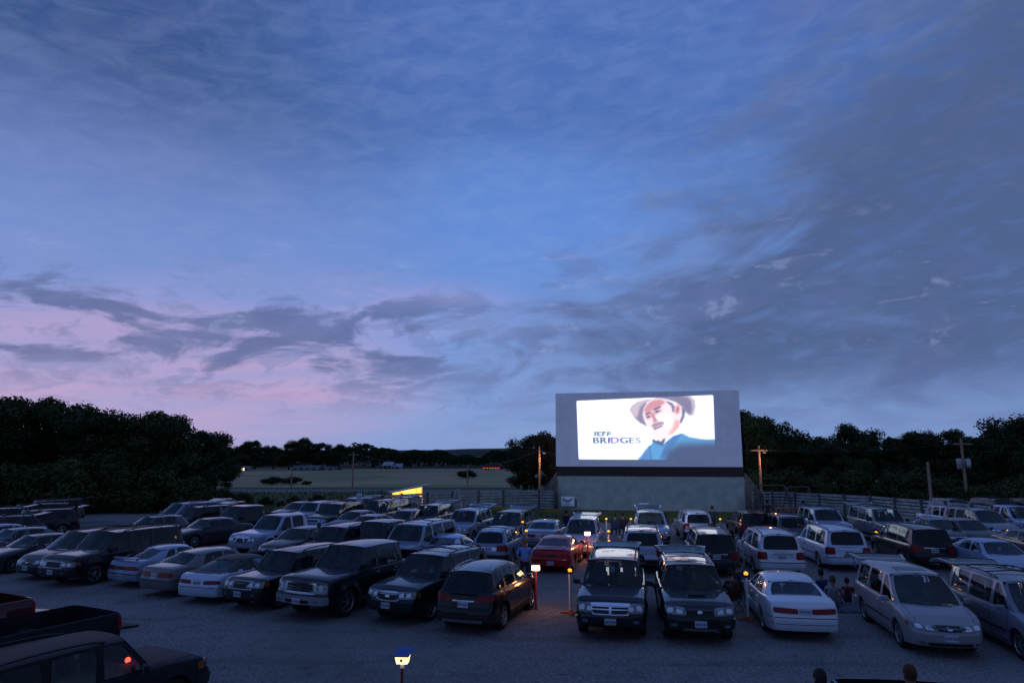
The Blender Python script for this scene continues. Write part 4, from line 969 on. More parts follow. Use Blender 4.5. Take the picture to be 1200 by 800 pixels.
# trees by the screen
for k, u, v, y, lb in ((5, 640, 502, 82, 'russet tree just left of the screen, behind its edge'), (2, 622, 504, 92, 'green tree left of the screen behind the russet one'), (5, 662, 500, 86, 'russet tree mostly hidden behind the screen'), (4, 612, 548, 84, 'low tree at the left foot of the russet tree')):
    tree_px(k, u, v, y, lb, 'trees beside the screen', .95)
RG = 'dark trees behind the fence on the right'
rt = [(1, 872, 474, 84, 'tall tree touching the right edge of the screen'), (0, 893, 482, 88, 'tall dark tree second right of the screen'), (2, 915, 500, 84, 'tree sloping down, third right of the screen'), (3, 938, 509, 82, 'low-topped tree left of the pale-crowned one'), (1, 962, 507, 86, 'tree just left of the highest middle crown'), (0, 990, 491, 88, 'highest crown in the middle of the right wood'), (2, 978, 512, 78, 'paler round tree in front of the highest middle crown'), (1, 1018, 506, 84, 'tree right of the highest middle crown'), (3, 1042, 505, 86, 'narrow tree in the right wood left of the broken pole'), (1, 1064, 500, 84, 'thin-foliaged tree above the broken pole'), (0, 1088, 504, 86, 'dark tree right of the broken pole'), (2, 1112, 497, 84, 'rounded tree just left of the transformer pole'), (3, 1140, 503, 82, 'slim tree just right of the transformer pole'), (1, 1160, 501, 80, 'dark tree between the transformer pole and the right edge'), (0, 1188, 486, 74, 'big dark tree rising at the right edge'), (2, 1222, 474, 72, 'big tree at the right edge cut by the frame')]
for k, u, v, y, lb in rt: tree_px(k, u, v, y, lb, RG, 1.15)
for u, v, y, lb in ((925, 540, 74, 'bush behind the fence near the screen wing'), (960, 548, 72, 'bush behind the fence left of centre'), (1000, 540, 72, 'bush behind the middle of the right fence'), (1045, 545, 70, 'bush behind the fence left of the broken pole'), (1075, 540, 66, 'weedy bush behind the broken pole'), (1110, 548, 62, 'bush left of the transformer pole base'), (1165, 556, 56, 'leafy bush by the right end of the fence'), (1195, 548, 54, 'leafy bush at the right edge behind the cars'), (890, 545, 76, 'bush behind the lit pole right of the screen'), (1140, 562, 60, 'low bush right of the transformer pole base')):
    tree_px(6, u, v, y, lb, 'bushes behind the fence on the right', 1.3, cat='bush', name='bush')
# far wood: one mass
def far_wood():
    rnd = random.Random(9); vs = []; fs = []
    for i in range(42000):
        x = rnd.uniform(-170, 330); y = rnd.uniform(300, 330); hh = 6.6 + 1.6 * math.sin(x * .07) + 1.1 * math.sin(x * .19 + 2) + .8 * math.sin(x * .53)
        z = hh * rnd.random() ** .5; s_ = rnd.uniform(.35, .8); a = rnd.random() * 3.14; b_ = len(vs)
        dx, dy = s_ * math.cos(a), s_ * math.sin(a)
        vs += [(x - dx, y - dy, z - s_ * .4), (x + dx, y + dy, z - s_ * .3), (x + dx * .7, y + dy, z + s_ * .6), (x - dx * .6, y - dy, z + s_ * .5)]; fs.append((b_, b_ + 1, b_ + 2, b_ + 3))
    me = bpy.data.meshes.new('far_wood'); me.from_pydata(vs, [], fs); me.materials.append(M['leaf'][0])
    link('far_wood', me, kind='stuff', label='low dark belt of woodland along the horizon')
far_wood()

# ------------------------------------------------------------------ movie screen
M['screen_white'] = mat('screen_paint', (.64, .69, .82), .8, noise=.06, nscale=.8)
M['block'] = mat('block_wall_paint', (.23, .30, .31), .85, noise=.14, nscale=1.2, bump=.2, bscale=3)
M['black_band'] = mat('black_band', (.02, .02, .022), .9)
M['wood_gray'] = mat('weathered_boards', (.50, .50, .50), .9, noise=.35, nscale=2.2, bump=.3, bscale=12)
M['post_gray'] = mat('fence_post', (.14, .135, .13), .9, noise=.3, nscale=4)
x0, y0 = G(654, 596.5); x1, y1 = G(874, 600)
A_, B_ = Vector((x0, y0, 0)), Vector((x1, y1, 0)); SD = (B_ - A_).normalized(); SL = (B_ - A_).length; SN = Vector((SD.y, -SD.x, 0))   # SN points to the viewer
ang = math.atan2(SD.y, SD.x)
def zat(u, v, frac):
    q = A_.lerp(B_, frac); return AT(u, v, q.y).z
zw = (zat(652, 558, 0) + zat(872, 558, 1)) / 2; zb_ = (zat(652, 547, 0) + zat(869, 546, 1)) / 2; zt = (zat(650, 460, 0) + zat(862, 458, 1)) / 2
scr = thing('drive_in_screen', 'big white outdoor movie screen on a grey-green wall, showing a lit picture', 'movie screen', A_, ang)
def lbox(mb, a, b_, k=0):
    c = [(p_ + q) / 2 for p_, q in zip(a, b_)]; d = [abs(q - p_) for p_, q in zip(a, b_)]; return mb.box(c, d, k=k)
q = MB(); lbox(q, (0, 0, 0), (SL, .4, zw)); link('base_wall', q.mesh('base_wall', M['block'], False), scr)
q = MB(); lbox(q, (-.03, -.05, zw), (SL + .03, .45, zb_)); link('black_band', q.mesh('black_band', M['black_band'], False), scr)
q = MB()
ov = .06
zz_ = zb_
npn = 12
for i in range(npn):
    a = -ov + (SL - .55 + 2 * ov + .5) * 0
q = MB(); lbox(q, (-.12, -.12, zb_ + .002), (SL - .05, .5, zt)); link('screen_face', q.mesh('screen_face', M['screen_white'], False), scr)
q = MB()
for i in range(1, 14):
    x_ = -.12 + (SL + .07) * i / 14; lbox(q, (x_ - .006, -.124, zb_ + .03), (x_ + .006, -.119, zt - .03))
for i in range(1, 6):
    z_ = zb_ + (zt - zb_) * i / 6; lbox(q, (-.1, -.1235, z_ - .005), (SL - .07, -.119, z_ + .005))
M['joint'] = mat('screen_joint', (.50, .49, .52), .9)
link('panel_joints', q.mesh('panel_joints', M['joint'], False), scr)
for x_ in np.linspace(1, SL - 1, 5):
    q = MB(); q.tube([(x_, .5, zt - 1.2), (x_, 5.5, 0)], .12, 8); q.tube([(x_, .55, 0), (x_, .55, zt - .3)], .12, 8); q.tube([(x_, .5, zt * .5), (x_, 3.4, zt * .38)], .08, 6)
    link('back_brace', q.mesh('back_brace', M['post_gray']), scr)
# the picture thrown on the screen: glowing colours on a fine grid, painted with numpy
NX, NYY = 372, 176
CX = np.linspace(0, 1, NX); CY = np.linspace(0, 1, NYY)
def lerp2(s_, t_):     # t from top (0) to bottom (1); in "frame" units
    top = (163 + (905 - 163) * s_, 135 + (103 - 135) * s_); bot = (175 + (917 - 175) * s_, 453 + (457 - 453) * s_)
    return top[0] + (bot[0] - top[0]) * t_, top[1] + (bot[1] - top[1]) * t_
SS, TTt = np.meshgrid(CX, CY, indexing='ij'); FX, FY = lerp2(SS, TTt)
img = np.ones((NX, NYY, 3)) * np.array([.97, .98, 1.0])
def blur(a, n):
    if n <= 0: return a
    for _ in range(3):
        for ax in (0, 1):
            p_ = np.pad(a, [(n, n) if i == ax else (0, 0) for i in range(2)], mode='edge'); cs = np.cumsum(p_, axis=ax)
            cs = np.insert(cs, 0, 0, axis=ax); L_ = a.shape[ax]
            a = (np.take(cs, range(2 * n + 1, 2 * n + 1 + L_), axis=ax) - np.take(cs, range(0, L_), axis=ax)) / (2 * n + 1)
    return a
def polymask(pts, n=1):
    m_ = np.zeros(FX.shape, bool); j = len(pts) - 1
    for i in range(len(pts)):
        xi, yi = pts[i]; xj, yj = pts[j]
        if yi != yj: m_ ^= ((yi > FY) != (yj > FY)) & (FX < (xj - xi) * (FY - yi) / (yj - yi) + xi)
        j = i
    return blur(m_.astype(float), n)
def paint(pts, col, n=1, al=1.0):
    global img
    m_ = polymask(pts, n)[..., None] * al; img = img * (1 - m_) + np.array(srgb(*col)) * m_
def ell(cx_, cy_, rx, ry, col, n=1, al=1.0, rot=0):
    c_, s_ = math.cos(rot), math.sin(rot)
    paint([(cx_ + rx * math.cos(t_) * c_ - ry * math.sin(t_) * s_, cy_ + rx * math.cos(t_) * s_ + ry * math.sin(t_) * c_) for t_ in np.linspace(0, 6.28, 24)], col, n, al)
paint([(455, 185), (470, 160), (500, 140), (545, 128), (600, 121), (660, 117), (740, 108), (788, 112), (808, 135), (812, 170), (800, 214), (782, 220), (765, 205), (748, 185), (712, 148), (680, 134), (640, 124), (590, 124), (555, 145), (538, 172), (531, 215), (540, 245), (556, 277), (515, 256), (478, 222)], (186, 166, 162), 1, .97)
paint([(478, 222), (515, 256), (556, 277), (540, 245), (530, 215), (536, 175), (552, 148), (540, 145), (515, 170), (505, 205), (500, 228)], (104, 84, 92), 2, .8)
paint([(575, 122), (640, 108), (720, 108), (775, 116), (790, 140), (798, 190), (782, 214), (762, 200), (742, 172), (706, 142), (668, 130), (620, 122)], (98, 82, 94), 2, .85)
paint([(790, 118), (808, 135), (812, 170), (800, 214), (790, 205), (798, 165)], (178, 160, 176), 1, .7)
paint([(534, 180), (560, 146), (592, 128), (640, 128), (676, 142), (700, 168), (722, 158), (742, 172), (748, 205), (735, 245), (722, 285), (690, 318), (648, 346), (612, 350), (592, 322), (577, 292), (556, 274), (547, 240), (534, 215)], (236, 212, 206), 1, 1)
paint([(534, 182), (560, 146), (592, 128), (636, 128), (652, 144), (636, 160), (600, 176), (568, 196), (545, 214)], (188, 104, 84), 2, .85)
paint([(536, 214), (566, 200), (602, 180), (630, 178), (636, 196), (604, 212), (590, 222), (566, 236), (548, 240)], (196, 128, 112), 2, .75)
paint([(650, 134), (690, 146), (706, 170), (702, 200), (688, 196), (684, 168), (664, 150)], (70, 50, 60), 1, .85)
paint([(543, 207), (572, 194), (575, 202), (548, 215)], (84, 44, 46), 1, 1); paint([(586, 180), (624, 162), (629, 171), (592, 190)], (84, 44, 46), 1, 1)
ell(560, 223, 10, 5, (58, 38, 50), 0, .95, -.35); ell(608, 194, 12, 5, (58, 38, 50), 0, .95, -.38)
paint([(576, 206), (586, 208), (604, 236), (612, 238), (606, 250), (592, 254), (580, 250), (586, 242)], (176, 98, 88), 1, .85)
paint([(606, 212), (640, 205), (676, 220), (690, 260), (660, 300), (640, 262), (618, 240)], (252, 240, 236), 3, .9)
paint([(574, 270), (592, 256), (616, 250), (640, 248), (648, 262), (618, 272), (590, 288)], (150, 118, 112), 1, .9); paint([(588, 288), (634, 268), (637, 274), (594, 295)], (124, 62, 64), 0, .95)
paint([(590, 300), (640, 280), (680, 290), (670, 318), (640, 340), (612, 345), (598, 322)], (222, 216, 220), 2, .8)
ell(715, 182, 17, 30, (222, 160, 150), 1, .95, .1); ell(716, 184, 8, 18, (158, 88, 84), 1, .85, .1)
paint([(738, 165), (758, 190), (754, 226), (736, 264), (726, 250), (740, 215)], (76, 56, 66), 1, .9)
ell(752, 296, 11, 8, (232, 200, 190), 1, .8)
paint([(706, 236), (732, 250), (724, 284), (694, 314), (664, 322), (690, 282)], (214, 150, 112), 2, .8)
paint([(505, 448), (524, 428), (540, 405), (560, 382), (575, 372), (588, 350), (612, 362), (640, 372), (690, 328), (742, 312), (780, 332), (850, 344), (930, 346), (930, 480), (505, 480)], (64, 138, 176), 1, 1)
paint([(574, 352), (590, 342), (600, 352), (612, 348), (628, 356), (642, 340), (654, 342), (640, 380), (612, 372)], (34, 44, 66), 1, .95)
paint([(700, 326), (742, 312), (700, 372), (655, 425), (644, 445), (620, 450), (646, 384), (656, 360)], (30, 96, 146), 1, .85)
paint([(560, 384), (572, 378), (582, 470), (566, 470)], (36, 92, 140), 1, .7)
paint([(505, 470), (540, 420), (556, 402), (562, 470)], (58, 104, 160), 2, .8)
# dark coat that fades into the unlit screen
dk = polymask([(640, 470), (655, 412), (720, 368), (930, 362), (930, 490), (640, 490)], 7)[..., None]
img = img * (1 - dk)
def word(txt, X0, Y0, W_, H_, cols):
    global img
    gl = []; dg = None
    for c in txt:
        cu = bpy.data.curves.new('t', 'FONT'); cu.body = c; cu.offset = .025 if H_ < 26 else 0; ob = bpy.data.objects.new('t', cu); COL.objects.link(ob); dg = bpy.context.evaluated_depsgraph_get()
        me = bpy.data.meshes.new_from_object(ob.evaluated_get(dg)); me.calc_loop_triangles()
        tr = [[me.vertices[i].co.copy() for i in t_.vertices] for t_ in me.loop_triangles]; xs_ = [v_.co.x for v_ in me.vertices]; ys_ = [v_.co.y for v_ in me.vertices]
        gl.append((tr, min(xs_), max(xs_), min(ys_), max(ys_))); bpy.data.objects.remove(ob); bpy.data.meshes.remove(me); bpy.data.curves.remove(cu)
    gap = .14; tot = sum(g[2] - g[1] for g in gl) + gap * (len(gl) - 1); u_ = W_ / tot; x_ = X0; ymin, ymax = min(g[3] for g in gl[-1:]), max(g[4] for g in gl[-1:])
    for g, cl in zip(gl, cols):
        m_ = np.zeros(FX.shape, bool)
        for t_ in g[0]:
            P3 = [(x_ + (q.x - g[1]) * u_, Y0 + H_ * (1 - (q.y - g[3]) / (g[4] - g[3]))) for q in t_]
            d_ = [(P3[(i + 1) % 3][0] - P3[i][0]) * (FY - P3[i][1]) - (P3[(i + 1) % 3][1] - P3[i][1]) * (FX - P3[i][0]) for i in range(3)]
            m_ |= ((d_[0] >= 0) & (d_[1] >= 0) & (d_[2] >= 0)) | ((d_[0] <= 0) & (d_[1] <= 0) & (d_[2] <= 0))
        dl = m_.copy(); dl[1:] |= m_[:-1]; dl[:-1] |= m_[1:]
        dl[:, 1:] |= m_[:, :-1]
        if H_ > 26: dl[2:] |= m_[:-2]; dl[:, 1:] |= m_[:, :-1]
        mm_ = dl.astype(float)[..., None] * .95; img = img * (1 - mm_) + np.array(srgb(*cl)) * mm_
        x_ += (g[2] - g[1] + gap) * u_
img = np.clip(img, 0, 1) ** 1.12
word('JEFF', 258, 303, 96, 23, [(70, 104, 120)] * 4)
word('BRIDGES', 258, 334, 258, 31, [(34, 74, 120), (28, 62, 104), (60, 50, 120), (112, 84, 170), (50, 62, 120), (86, 112, 150), (150, 150, 200)])
# rounded corners
cr_x = np.minimum(SS, 1 - SS) * 742; cr_y = np.minimum(TTt, 1 - TTt) * 320
dd = np.hypot(np.maximum(0, 12 - cr_x), np.maximum(0, 12 - cr_y)); img = img * np.clip((13 - dd) / 2.0, 0, 1)[..., None]
edge_ = np.clip(np.minimum(cr_x, cr_y) / 3.0, 0, 1)[..., None]; img = img * edge_
Minv = scr.matrix_basis.inverted() if False else Matrix.Rotation(-ang, 4, 'Z') @ Matrix.Translation(-A_)
def on_screen(u, v, off=.135):
    a, yy, zz = ray(u, v); d = Vector((a, yy, zz)); o_ = Vector((0, 0, CAM_H)); p0 = A_ + SN * off
    t_ = (p0 - o_).dot(SN) / d.dot(SN); return Minv @ (o_ + d * t_)
c4 = [on_screen(640 + X_ / 4.615, 440 + Y_ / 4.615) for X_, Y_ in ((163, 135), (905, 103), (917, 457), (175, 453))]
vs = []
for i in range(NX):
    for j in range(NYY):
        s_, t_ = CX[i], CY[j]; vs.append((c4[0] * (1 - s_) + c4[1] * s_) * (1 - t_) + (c4[3] * (1 - s_) + c4[2] * s_) * t_)
fs = [(i * NYY + j, i * NYY + j + 1, (i + 1) * NYY + j + 1, (i + 1) * NYY + j) for i in range(NX - 1) for j in range(NYY - 1)]
me = bpy.data.meshes.new('projected_picture'); me.from_pydata([tuple(q) for q in vs], [], fs)
ca = me.color_attributes.new('picture', 'FLOAT_COLOR', 'POINT'); arr = np.concatenate([img.reshape(-1, 3), np.ones((NX * NYY, 1))], 1).astype(np.float32); ca.data.foreach_set('color', arr.ravel())
m = bpy.data.materials.new('projected_light'); m.use_nodes = True; t = NT(m.node_tree); b = t.n['Principled BSDF']
b.inputs['Base Color'].default_value = (.64, .69, .82, 1); b.inputs['Roughness'].default_value = .85
at = t.new('ShaderNodeAttribute', attribute_name='picture'); t.l.new(at.outputs['Color'], b.inputs['Emission Color']); b.inputs['Emission Strength'].default_value = 1.12
me.materials.append(m); link('projected_picture', me, scr)

# ------------------------------------------------------------------ fences
def fence(pts, label, h=1.75, name='board_fence', seg=2.4, group=None, tops=None):
    base_ = Vector((*pts[0], 0)); root = thing(name, label, 'fence', base_, 0, group)
    path = [Vector((*p_, 0)) - base_ for p_ in pts]; bd = MB(); posts = []; rnd = random.Random(len(label))
    post_me = MB(); post_me.box((0, 0, h / 2 + .03), (.13, .13, h + .06), bev=.01); pm = post_me.mesh('post', M['post_gray'])
    for i in range(len(path) - 1):
        a, b_ = path[i], path[i + 1]; L_ = (b_ - a).length; n_ = max(1, round(L_ / seg)); d = (b_ - a).normalized(); an = math.atan2(d.y, d.x)
        for k in range(n_):
            p_ = a + (b_ - a) * (k / n_); q_ = a + (b_ - a) * ((k + 1) / n_)
            posts.append((p_ + Vector((d.y, -d.x, 0)) * .09, an))
            nbz = 7; bh = h / nbz
            for z_ in range(nbz):
                c = (p_ + q_) / 2 + Vector((0, 0, bh * (z_ + .5) + rnd.uniform(-.01, .01))); Rm = Matrix.Rotation(an, 3, 'Z') @ Matrix.Rotation(R(rnd.uniform(-.35, .35)), 3, 'Y')
                bd.box(c, ((q_ - p_).length - .01, .025, bh - .075 + rnd.uniform(-.02, .012)), Rm)
    posts.append((path[-1] + Vector((0, -.09, 0)), 0))
    link('boards', bd.mesh('boards', M['wood_gray'], False), root)
    for p_, an in posts:
        o = link('post', pm, root, p_); o.rotation_euler = (0, 0, an)
    return root
def fy(u, v, h=1.75):
    """place on the ground where a fence of height h has its top at u, v"""
    return G(u, v, h)
def GH(u, v, h): a, yy, zz = ray(u, v); t_ = (h - CAM_H) / zz; return a * t_, yy * t_
Lf = [GH(424, 581.5, 1.7), GH(470, 579, 1.7), GH(530, 576.5, 1.7), GH(590, 574.5, 1.7), GH(632, 573.5, 1.75), (A_.x - .35, A_.y - .25)]
fence(Lf, 'long grey horizontal board fence running left from the movie screen')
Rf = [(B_.x + .35, B_.y - .2), GH(905, 575, 1.75), GH(960, 577.5, 1.75), GH(1020, 580.5, 1.75), GH(1080, 585, 1.75), GH(1140, 590, 1.75), GH(1190, 595, 1.75)]
fence(Rf, 'long grey horizontal board fence running right from the movie screen')
q = MB(); q.box((0, 0, 1.05), (.35, .35, 2.1), bev=.02); g0 = GH(421, 578, 2.1)
o = link('gate_post', q.mesh('gate_post', M['screen_white']), None, (*g0, 0), None, 'thick pale post at the left end of the left board fence', 'gate post')
# sloping wings each side of the screen
for sx_, lb in ((-1, 'sloping board wing bracing the left side of the screen'), (1, 'sloping board wing bracing the right side of the screen')):
    root = thing('screen_wing', lb, 'screen wing', A_ if sx_ < 0 else B_, ang)
    q = MB(); n_ = 17; wl = 1.5
    for i in range(n_):
        z0_, z1_ = i * .19, i * .19 + .165
        ln = wl * (1 - max(0, z0_ - 1.6) / 1.75)
        ln2 = wl * (1 - max(0, z1_ - 1.6) / 1.75)
        if ln2 <= .02: break
        e0 = .05; y_ = .14
        vs = [(sx_ * e0, y_, z0_), (sx_ * ln, y_, z0_), (sx_ * ln2, y_, z1_), (sx_ * e0, y_, z1_)]
        vs += [(a_, b2 + .03, c_) for a_, b2, c_ in vs]
        q.add(vs, [(0, 1, 2, 3), (7, 6, 5, 4), (0, 4, 5, 1), (1, 5, 6, 2), (2, 6, 7, 3), (3, 7, 4, 0)])
    link('boards', q.mesh('boards', M['post_gray'], False), root)
    q = MB(); q.tube([(sx_ * wl, .22, 1.5), (sx_ * .1, .22, 3.35)], .06, 6); q.tube([(sx_ * wl, .22, 0), (sx_ * wl, .22, 1.6)], .07, 6); link('brace', q.mesh('brace', M['post_gray']), root)

# ------------------------------------------------------------------ signs
M['sign_white'] = mat('sign_white', (.60, .66, .76), .6); M['sign_blue'] = mat('sign_blue', (.04, .12, .22), .6); M['pole_gray'] = mat('galvanised_pole', (.28, .29, .31), .6, .3)
def sign(u0, v0, u1, v1, dist, label, art, pole_u=None):
    a = AT(u0, v0, dist); b_ = AT(u1, v1, dist); wd, ht = b_.x - a.x, a.z - b_.z; cx_ = (a.x + b_.x) / 2; cz_ = (a.z + b_.z) / 2
    root = thing('notice_sign', label, 'sign', (cx_, dist, 0)); q = MB(); q.box((0, 0, cz_), (wd, .04, ht), k=0)
    link('sign_panel', q.mesh('sign_panel', M['sign_white'], False), root); q = MB()
    px = (AT(pole_u, 600, dist).x - cx_) if pole_u else 0
    q.tube([(px, .06, 0), (px, .06, cz_ + ht * .4)], .04, 8); link('post', q.mesh('post', M['pole_gray']), root)
    q = MB(); y_ = -.025
    if art == 'wings':
        for sx_ in (-1, 1):
            pts = [(0.02, .05), (.12, .16), (.30, .30), (.44, .34), (.40, .20), (.34, .12), (.22, .0), (.10, -.10), (.02, -.06)]
            vs = [(sx_ * a_ * wd, y_, cz_ + b2 * ht) for a_, b2 in pts]; q.add(vs, [tuple(range(len(vs)))[::(1 if sx_ < 0 else -1)]])
        q.box((0, y_ - .002, cz_ + .02 * ht), (.10 * wd, .006, .26 * ht)); q.box((0, y_, cz_ - .26 * ht), (.46 * wd, .006, .06 * ht)); q.box((0, y_, cz_ - .36 * ht), (.3 * wd, .006, .035 * ht))
    else:
        for i in range(6): q.box((random.uniform(-.04, .04) * wd, y_, cz_ + (.36 - .14 * i) * ht), (wd * random.uniform(.55, .8), .006, .035 * ht))
    link('lettering', q.mesh('lettering', M['sign_blue'] if art == 'wings' else M['pole_gray'], False), root)
sign(657.5, 581.5, 673, 592.5, 57.2, 'white and blue notice with a winged emblem at the left foot of the screen', 'wings', 656.5)
sign(749, 589, 760, 598, 57.2, 'small plain white notice board with rows of print below the middle of the screen', 'text')

# ------------------------------------------------------------------ poles and wires
M['pole_wood'] = mat('pole_wood', (.46, .31, .22), .9, noise=.25, nscale=5, bump=.3, bscale=20)
M['wire'] = mat('wire', (.06, .06, .06), .6)
def upole(u, vt, d, label, arm=True, lamp=False, transformer=False, thick=.13, warm=0.0):
    p_ = AT(u, vt, d); root = thing('utility_pole', label, 'utility pole', (p_.x, d, 0)); q = MB(); h = p_.z
    q.tube([(0, 0, 0), (0, 0, h)], [thick, thick * .75], 10); link('pole', q.mesh('pole', M['pole_wood']), root)
    if arm: q = MB(); q.box((0, -.14, h - .45), (1.6, .1, .12)); link('crossarm', q.mesh('crossarm', M['pole_wood'], False), root)
    if transformer:
        q = MB(); q.lathe([(0.001, h - 2.6), (.22, h - 2.6), (.24, h - 2.5), (.24, h - 1.8), (.16, h - 1.7), (.001, h - 1.68)], 'z', 16, (-.38, -.05, 0)); q.lathe([(0.001, h - 2.5), (.2, h - 2.5), (.22, h - 2.4), (.22, h - 1.8), (.15, h - 1.7), (.001, h - 1.68)], 'z', 16, (.36, -.05, 0)); link('transformer', q.mesh('transformer', M['alu']), root)
    if lamp:
        q = MB(); q.tube([(0, 0, h - .5), (.25, -.1, h - .45), (.42, -.12, h - .55)], .03, 6); q.lathe([(.001, 0), (.1, 0), (.16, -.12), (.14, -.2), (.001, -.2)], 'z', 12, (.45, -.12, h - .5)); link('flood_lamp', q.mesh('flood_lamp', M['pole_gray']), root)
        ld = bpy.data.lights.new('lamp_glow', 'POINT'); ld.energy = warm; ld.color = (1, .42, .16); ld.shadow_soft_size = .1
        lo_ = bpy.data.objects.new('lamp_glow', ld); COL.objects.link(lo_); lo_.parent = root; lo_.location = (.45, -.75, h - 1.3)
    return Vector((p_.x, d, h - .4))
w1 = upole(414.5, 529, 104, 'utility pole beside the road, left of the ticket booth', True)
w2 = upole(548, 544, 112, 'reddish pole standing by the lone bush in the field', False)
w3 = upole(632, 523, 68, 'orange-lit pole just left of the screen', False, True, warm=55)
w4 = upole(889, 522, 66, 'orange-lit pole just right of the screen', True, True, warm=55)
w5 = upole(1087, 541, 56, 'bare broken pole without wires behind the right fence', False)
w6 = upole(1126, 514, 60, 'tall utility pole with transformers near the right edge', True, False, True)
w7 = upole(342, 553, 108, 'short pole between the round bushes by the road', False)
def wire(a, b_, sag, label):
    q = MB(); q.tube([a.lerp(b_, t_) - Vector((0, 0, sag * 4 * t_ * (1 - t_))) for t_ in [i / 16 for i in range(17)]], .022, 4)
    link('power_line', q.mesh('power_line', M['wire']), None, None, None, label, 'wire')
wire(w4, w6, .35, 'power line from the lit pole right of the screen to the transformer pole')
wire(w4 - Vector((.6, 0, 2.6)), w6 - Vector((.6, 0, 2.4)), .3, 'lower cable strung between the lit pole and the transformer pole')
wire(w6, Vector((48, 58, w6.z + .3)), .3, 'power line running from the transformer pole off to the right')
wire(w6 - Vector((0, 0, .5)), Vector((48, 56, w6.z - .6)), .3, 'second power line leaving the transformer pole to the right')
wire(w1, Vector((-90, 104, w1.z)), .5, 'power line crossing in front of the farm grove')
wire(w1, w2 + Vector((0, 0, .4)), .6, 'power line from the roadside pole to the reddish pole')
wire(w2 + Vector((0, 0, .3)), w3, .6, 'power line from the reddish pole to the lit pole left of the screen')
wire(w3, Vector((A_.x - .1, A_.y + .5, w3.z - .3)), .05, 'short cable from the lit pole to the left side of the screen')

# ------------------------------------------------------------------ booth, farm, far truck
M['warm'] = mat('lamplit_post_glow', (.7, .5, .25), .7, emit=(1.0, .50, .08), estr=.9)  # lamplight on the booth posts, put in as emission
M['warm2'] = mat('lamplit_wall_glow', (.8, .6, .3), .7, emit=(1.0, .50, .07), estr=1.5)  # lamplight on the booth's back wall, put in as emission
M['tin'] = mat('tin_roof', (.36, .36, .38), .5, .3, noise=.15, nscale=3)
bt = thing('ticket_booth', 'small open booth with a slanted tin roof, lit yellow inside, behind the fence', 'booth', (*G(478, 597), 0), R(8))
by = G(478, 597)[1]; k_ = by / 800
q = MB(); z1_, z2_ = AT(456, 576.5, by).z, AT(502, 567.5, by).z
q.add([(-1.75, -.9, z1_), (1.85, -.9, z2_), (1.85, .9, z2_ + .05), (-1.75, .9, z1_ + .05), (-1.75, -.9, z1_ - .07), (1.85, -.9, z2_ - .07), (1.85, .9, z2_ - .02), (-1.75, .9, z1_ - .02)], [(0, 1, 2, 3), (7, 6, 5, 4), (0, 4, 5, 1), (1, 5, 6, 2), (2, 6, 7, 3), (3, 7, 4, 0)])
link('roof', q.mesh('roof', M['tin'], False), bt)
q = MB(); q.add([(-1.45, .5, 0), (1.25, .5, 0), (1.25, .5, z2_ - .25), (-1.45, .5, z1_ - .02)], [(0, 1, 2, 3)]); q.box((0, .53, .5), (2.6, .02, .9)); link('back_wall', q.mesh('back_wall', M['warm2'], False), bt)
q = MB(); q.box((-.1, -.4, .52), (2.7, .06, 1.04)); link('counter', q.mesh('counter', M['wood_gray'], False), bt)
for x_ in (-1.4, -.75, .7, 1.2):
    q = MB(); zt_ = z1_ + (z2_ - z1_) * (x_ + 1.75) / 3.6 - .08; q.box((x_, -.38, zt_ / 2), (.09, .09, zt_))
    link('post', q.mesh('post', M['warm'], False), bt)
ld = bpy.data.lights.new('booth_lamp', 'POINT'); ld.energy = 25; ld.color = (1, .55, .18); ld.shadow_soft_size = .15
lo_ = bpy.data.objects.new('booth_lamp', ld); COL.objects.link(lo_); lo_.parent = bt; lo_.location = (0, -.1, 1.45)
M['barn_wall'] = mat('barn_wall', (.16, .14, .13), .9, noise=.2, nscale=1); M['barn_roof'] = mat('barn_roof', (.17, .18, .18), .6, noise=.2, nscale=.5); M['house_wall'] = mat('house_siding', (.40, .41, .41), .8); M['dark_win'] = mat('dark_window', (.02, .02, .025), .2)
M['lit_win'] = mat('lit_window', (.8, .7, .5), .5, emit=(1, .8, .5), estr=1.2)
def house(u0, u1, vr, ve, d, label, wall, roof, wins=3, nm='barn', deep=8, lit=()):
    a, b_ = AT(u0, ve, d), AT(u1, ve, d); ww = b_.x - a.x; ze = a.z; zr = AT(u0, vr, d).z; root = thing(nm, label, nm.replace('_', ' '), ((a.x + b_.x) / 2, d, 0)); q = MB()
    h2 = ww / 2; q.add([(-h2, 0, 0), (h2, 0, 0), (h2, deep, 0), (-h2, deep, 0), (-h2, 0, ze), (h2, 0, ze), (h2, deep, ze), (-h2, deep, ze), (-h2, deep / 2, zr - .1), (h2, deep / 2, zr - .1)], [(0, 1, 5, 4), (2, 3, 7, 6), (1, 2, 6, 9, 5), (3, 0, 4, 8, 7)])
    link('wall', q.mesh('wall', wall, False), root); q = MB(); e = .4
    q.add([(-h2 - e, -e, ze - .1), (h2 + e, -e, ze - .1), (h2 + e, deep / 2, zr), (-h2 - e, deep / 2, zr), (-h2 - e, deep + e, ze - .1), (h2 + e, deep + e, ze - .1)], [(0, 1, 2, 3), (3, 2, 5, 4)]); link('roof', q.mesh('roof', roof, False), root)
    for i in range(wins):
        x_ = -h2 + ww * (i + .6) / (wins + .2); q = MB(); q.box((x_, -.04, ze * .5), (1.0, .08, 1.1)); link('window', q.mesh('window', M['lit_win'] if i in lit else M['dark_win'], False), root)
    return root
house(341, 372, 545, 550, 226, 'long low barn with a pale roof under the broadest farm tree', M['barn_wall'], M['barn_roof'], 4)
house(373, 392, 546, 550.5, 228, 'shorter pale-roofed barn right of the long one', M['barn_wall'], M['barn_roof'], 2)
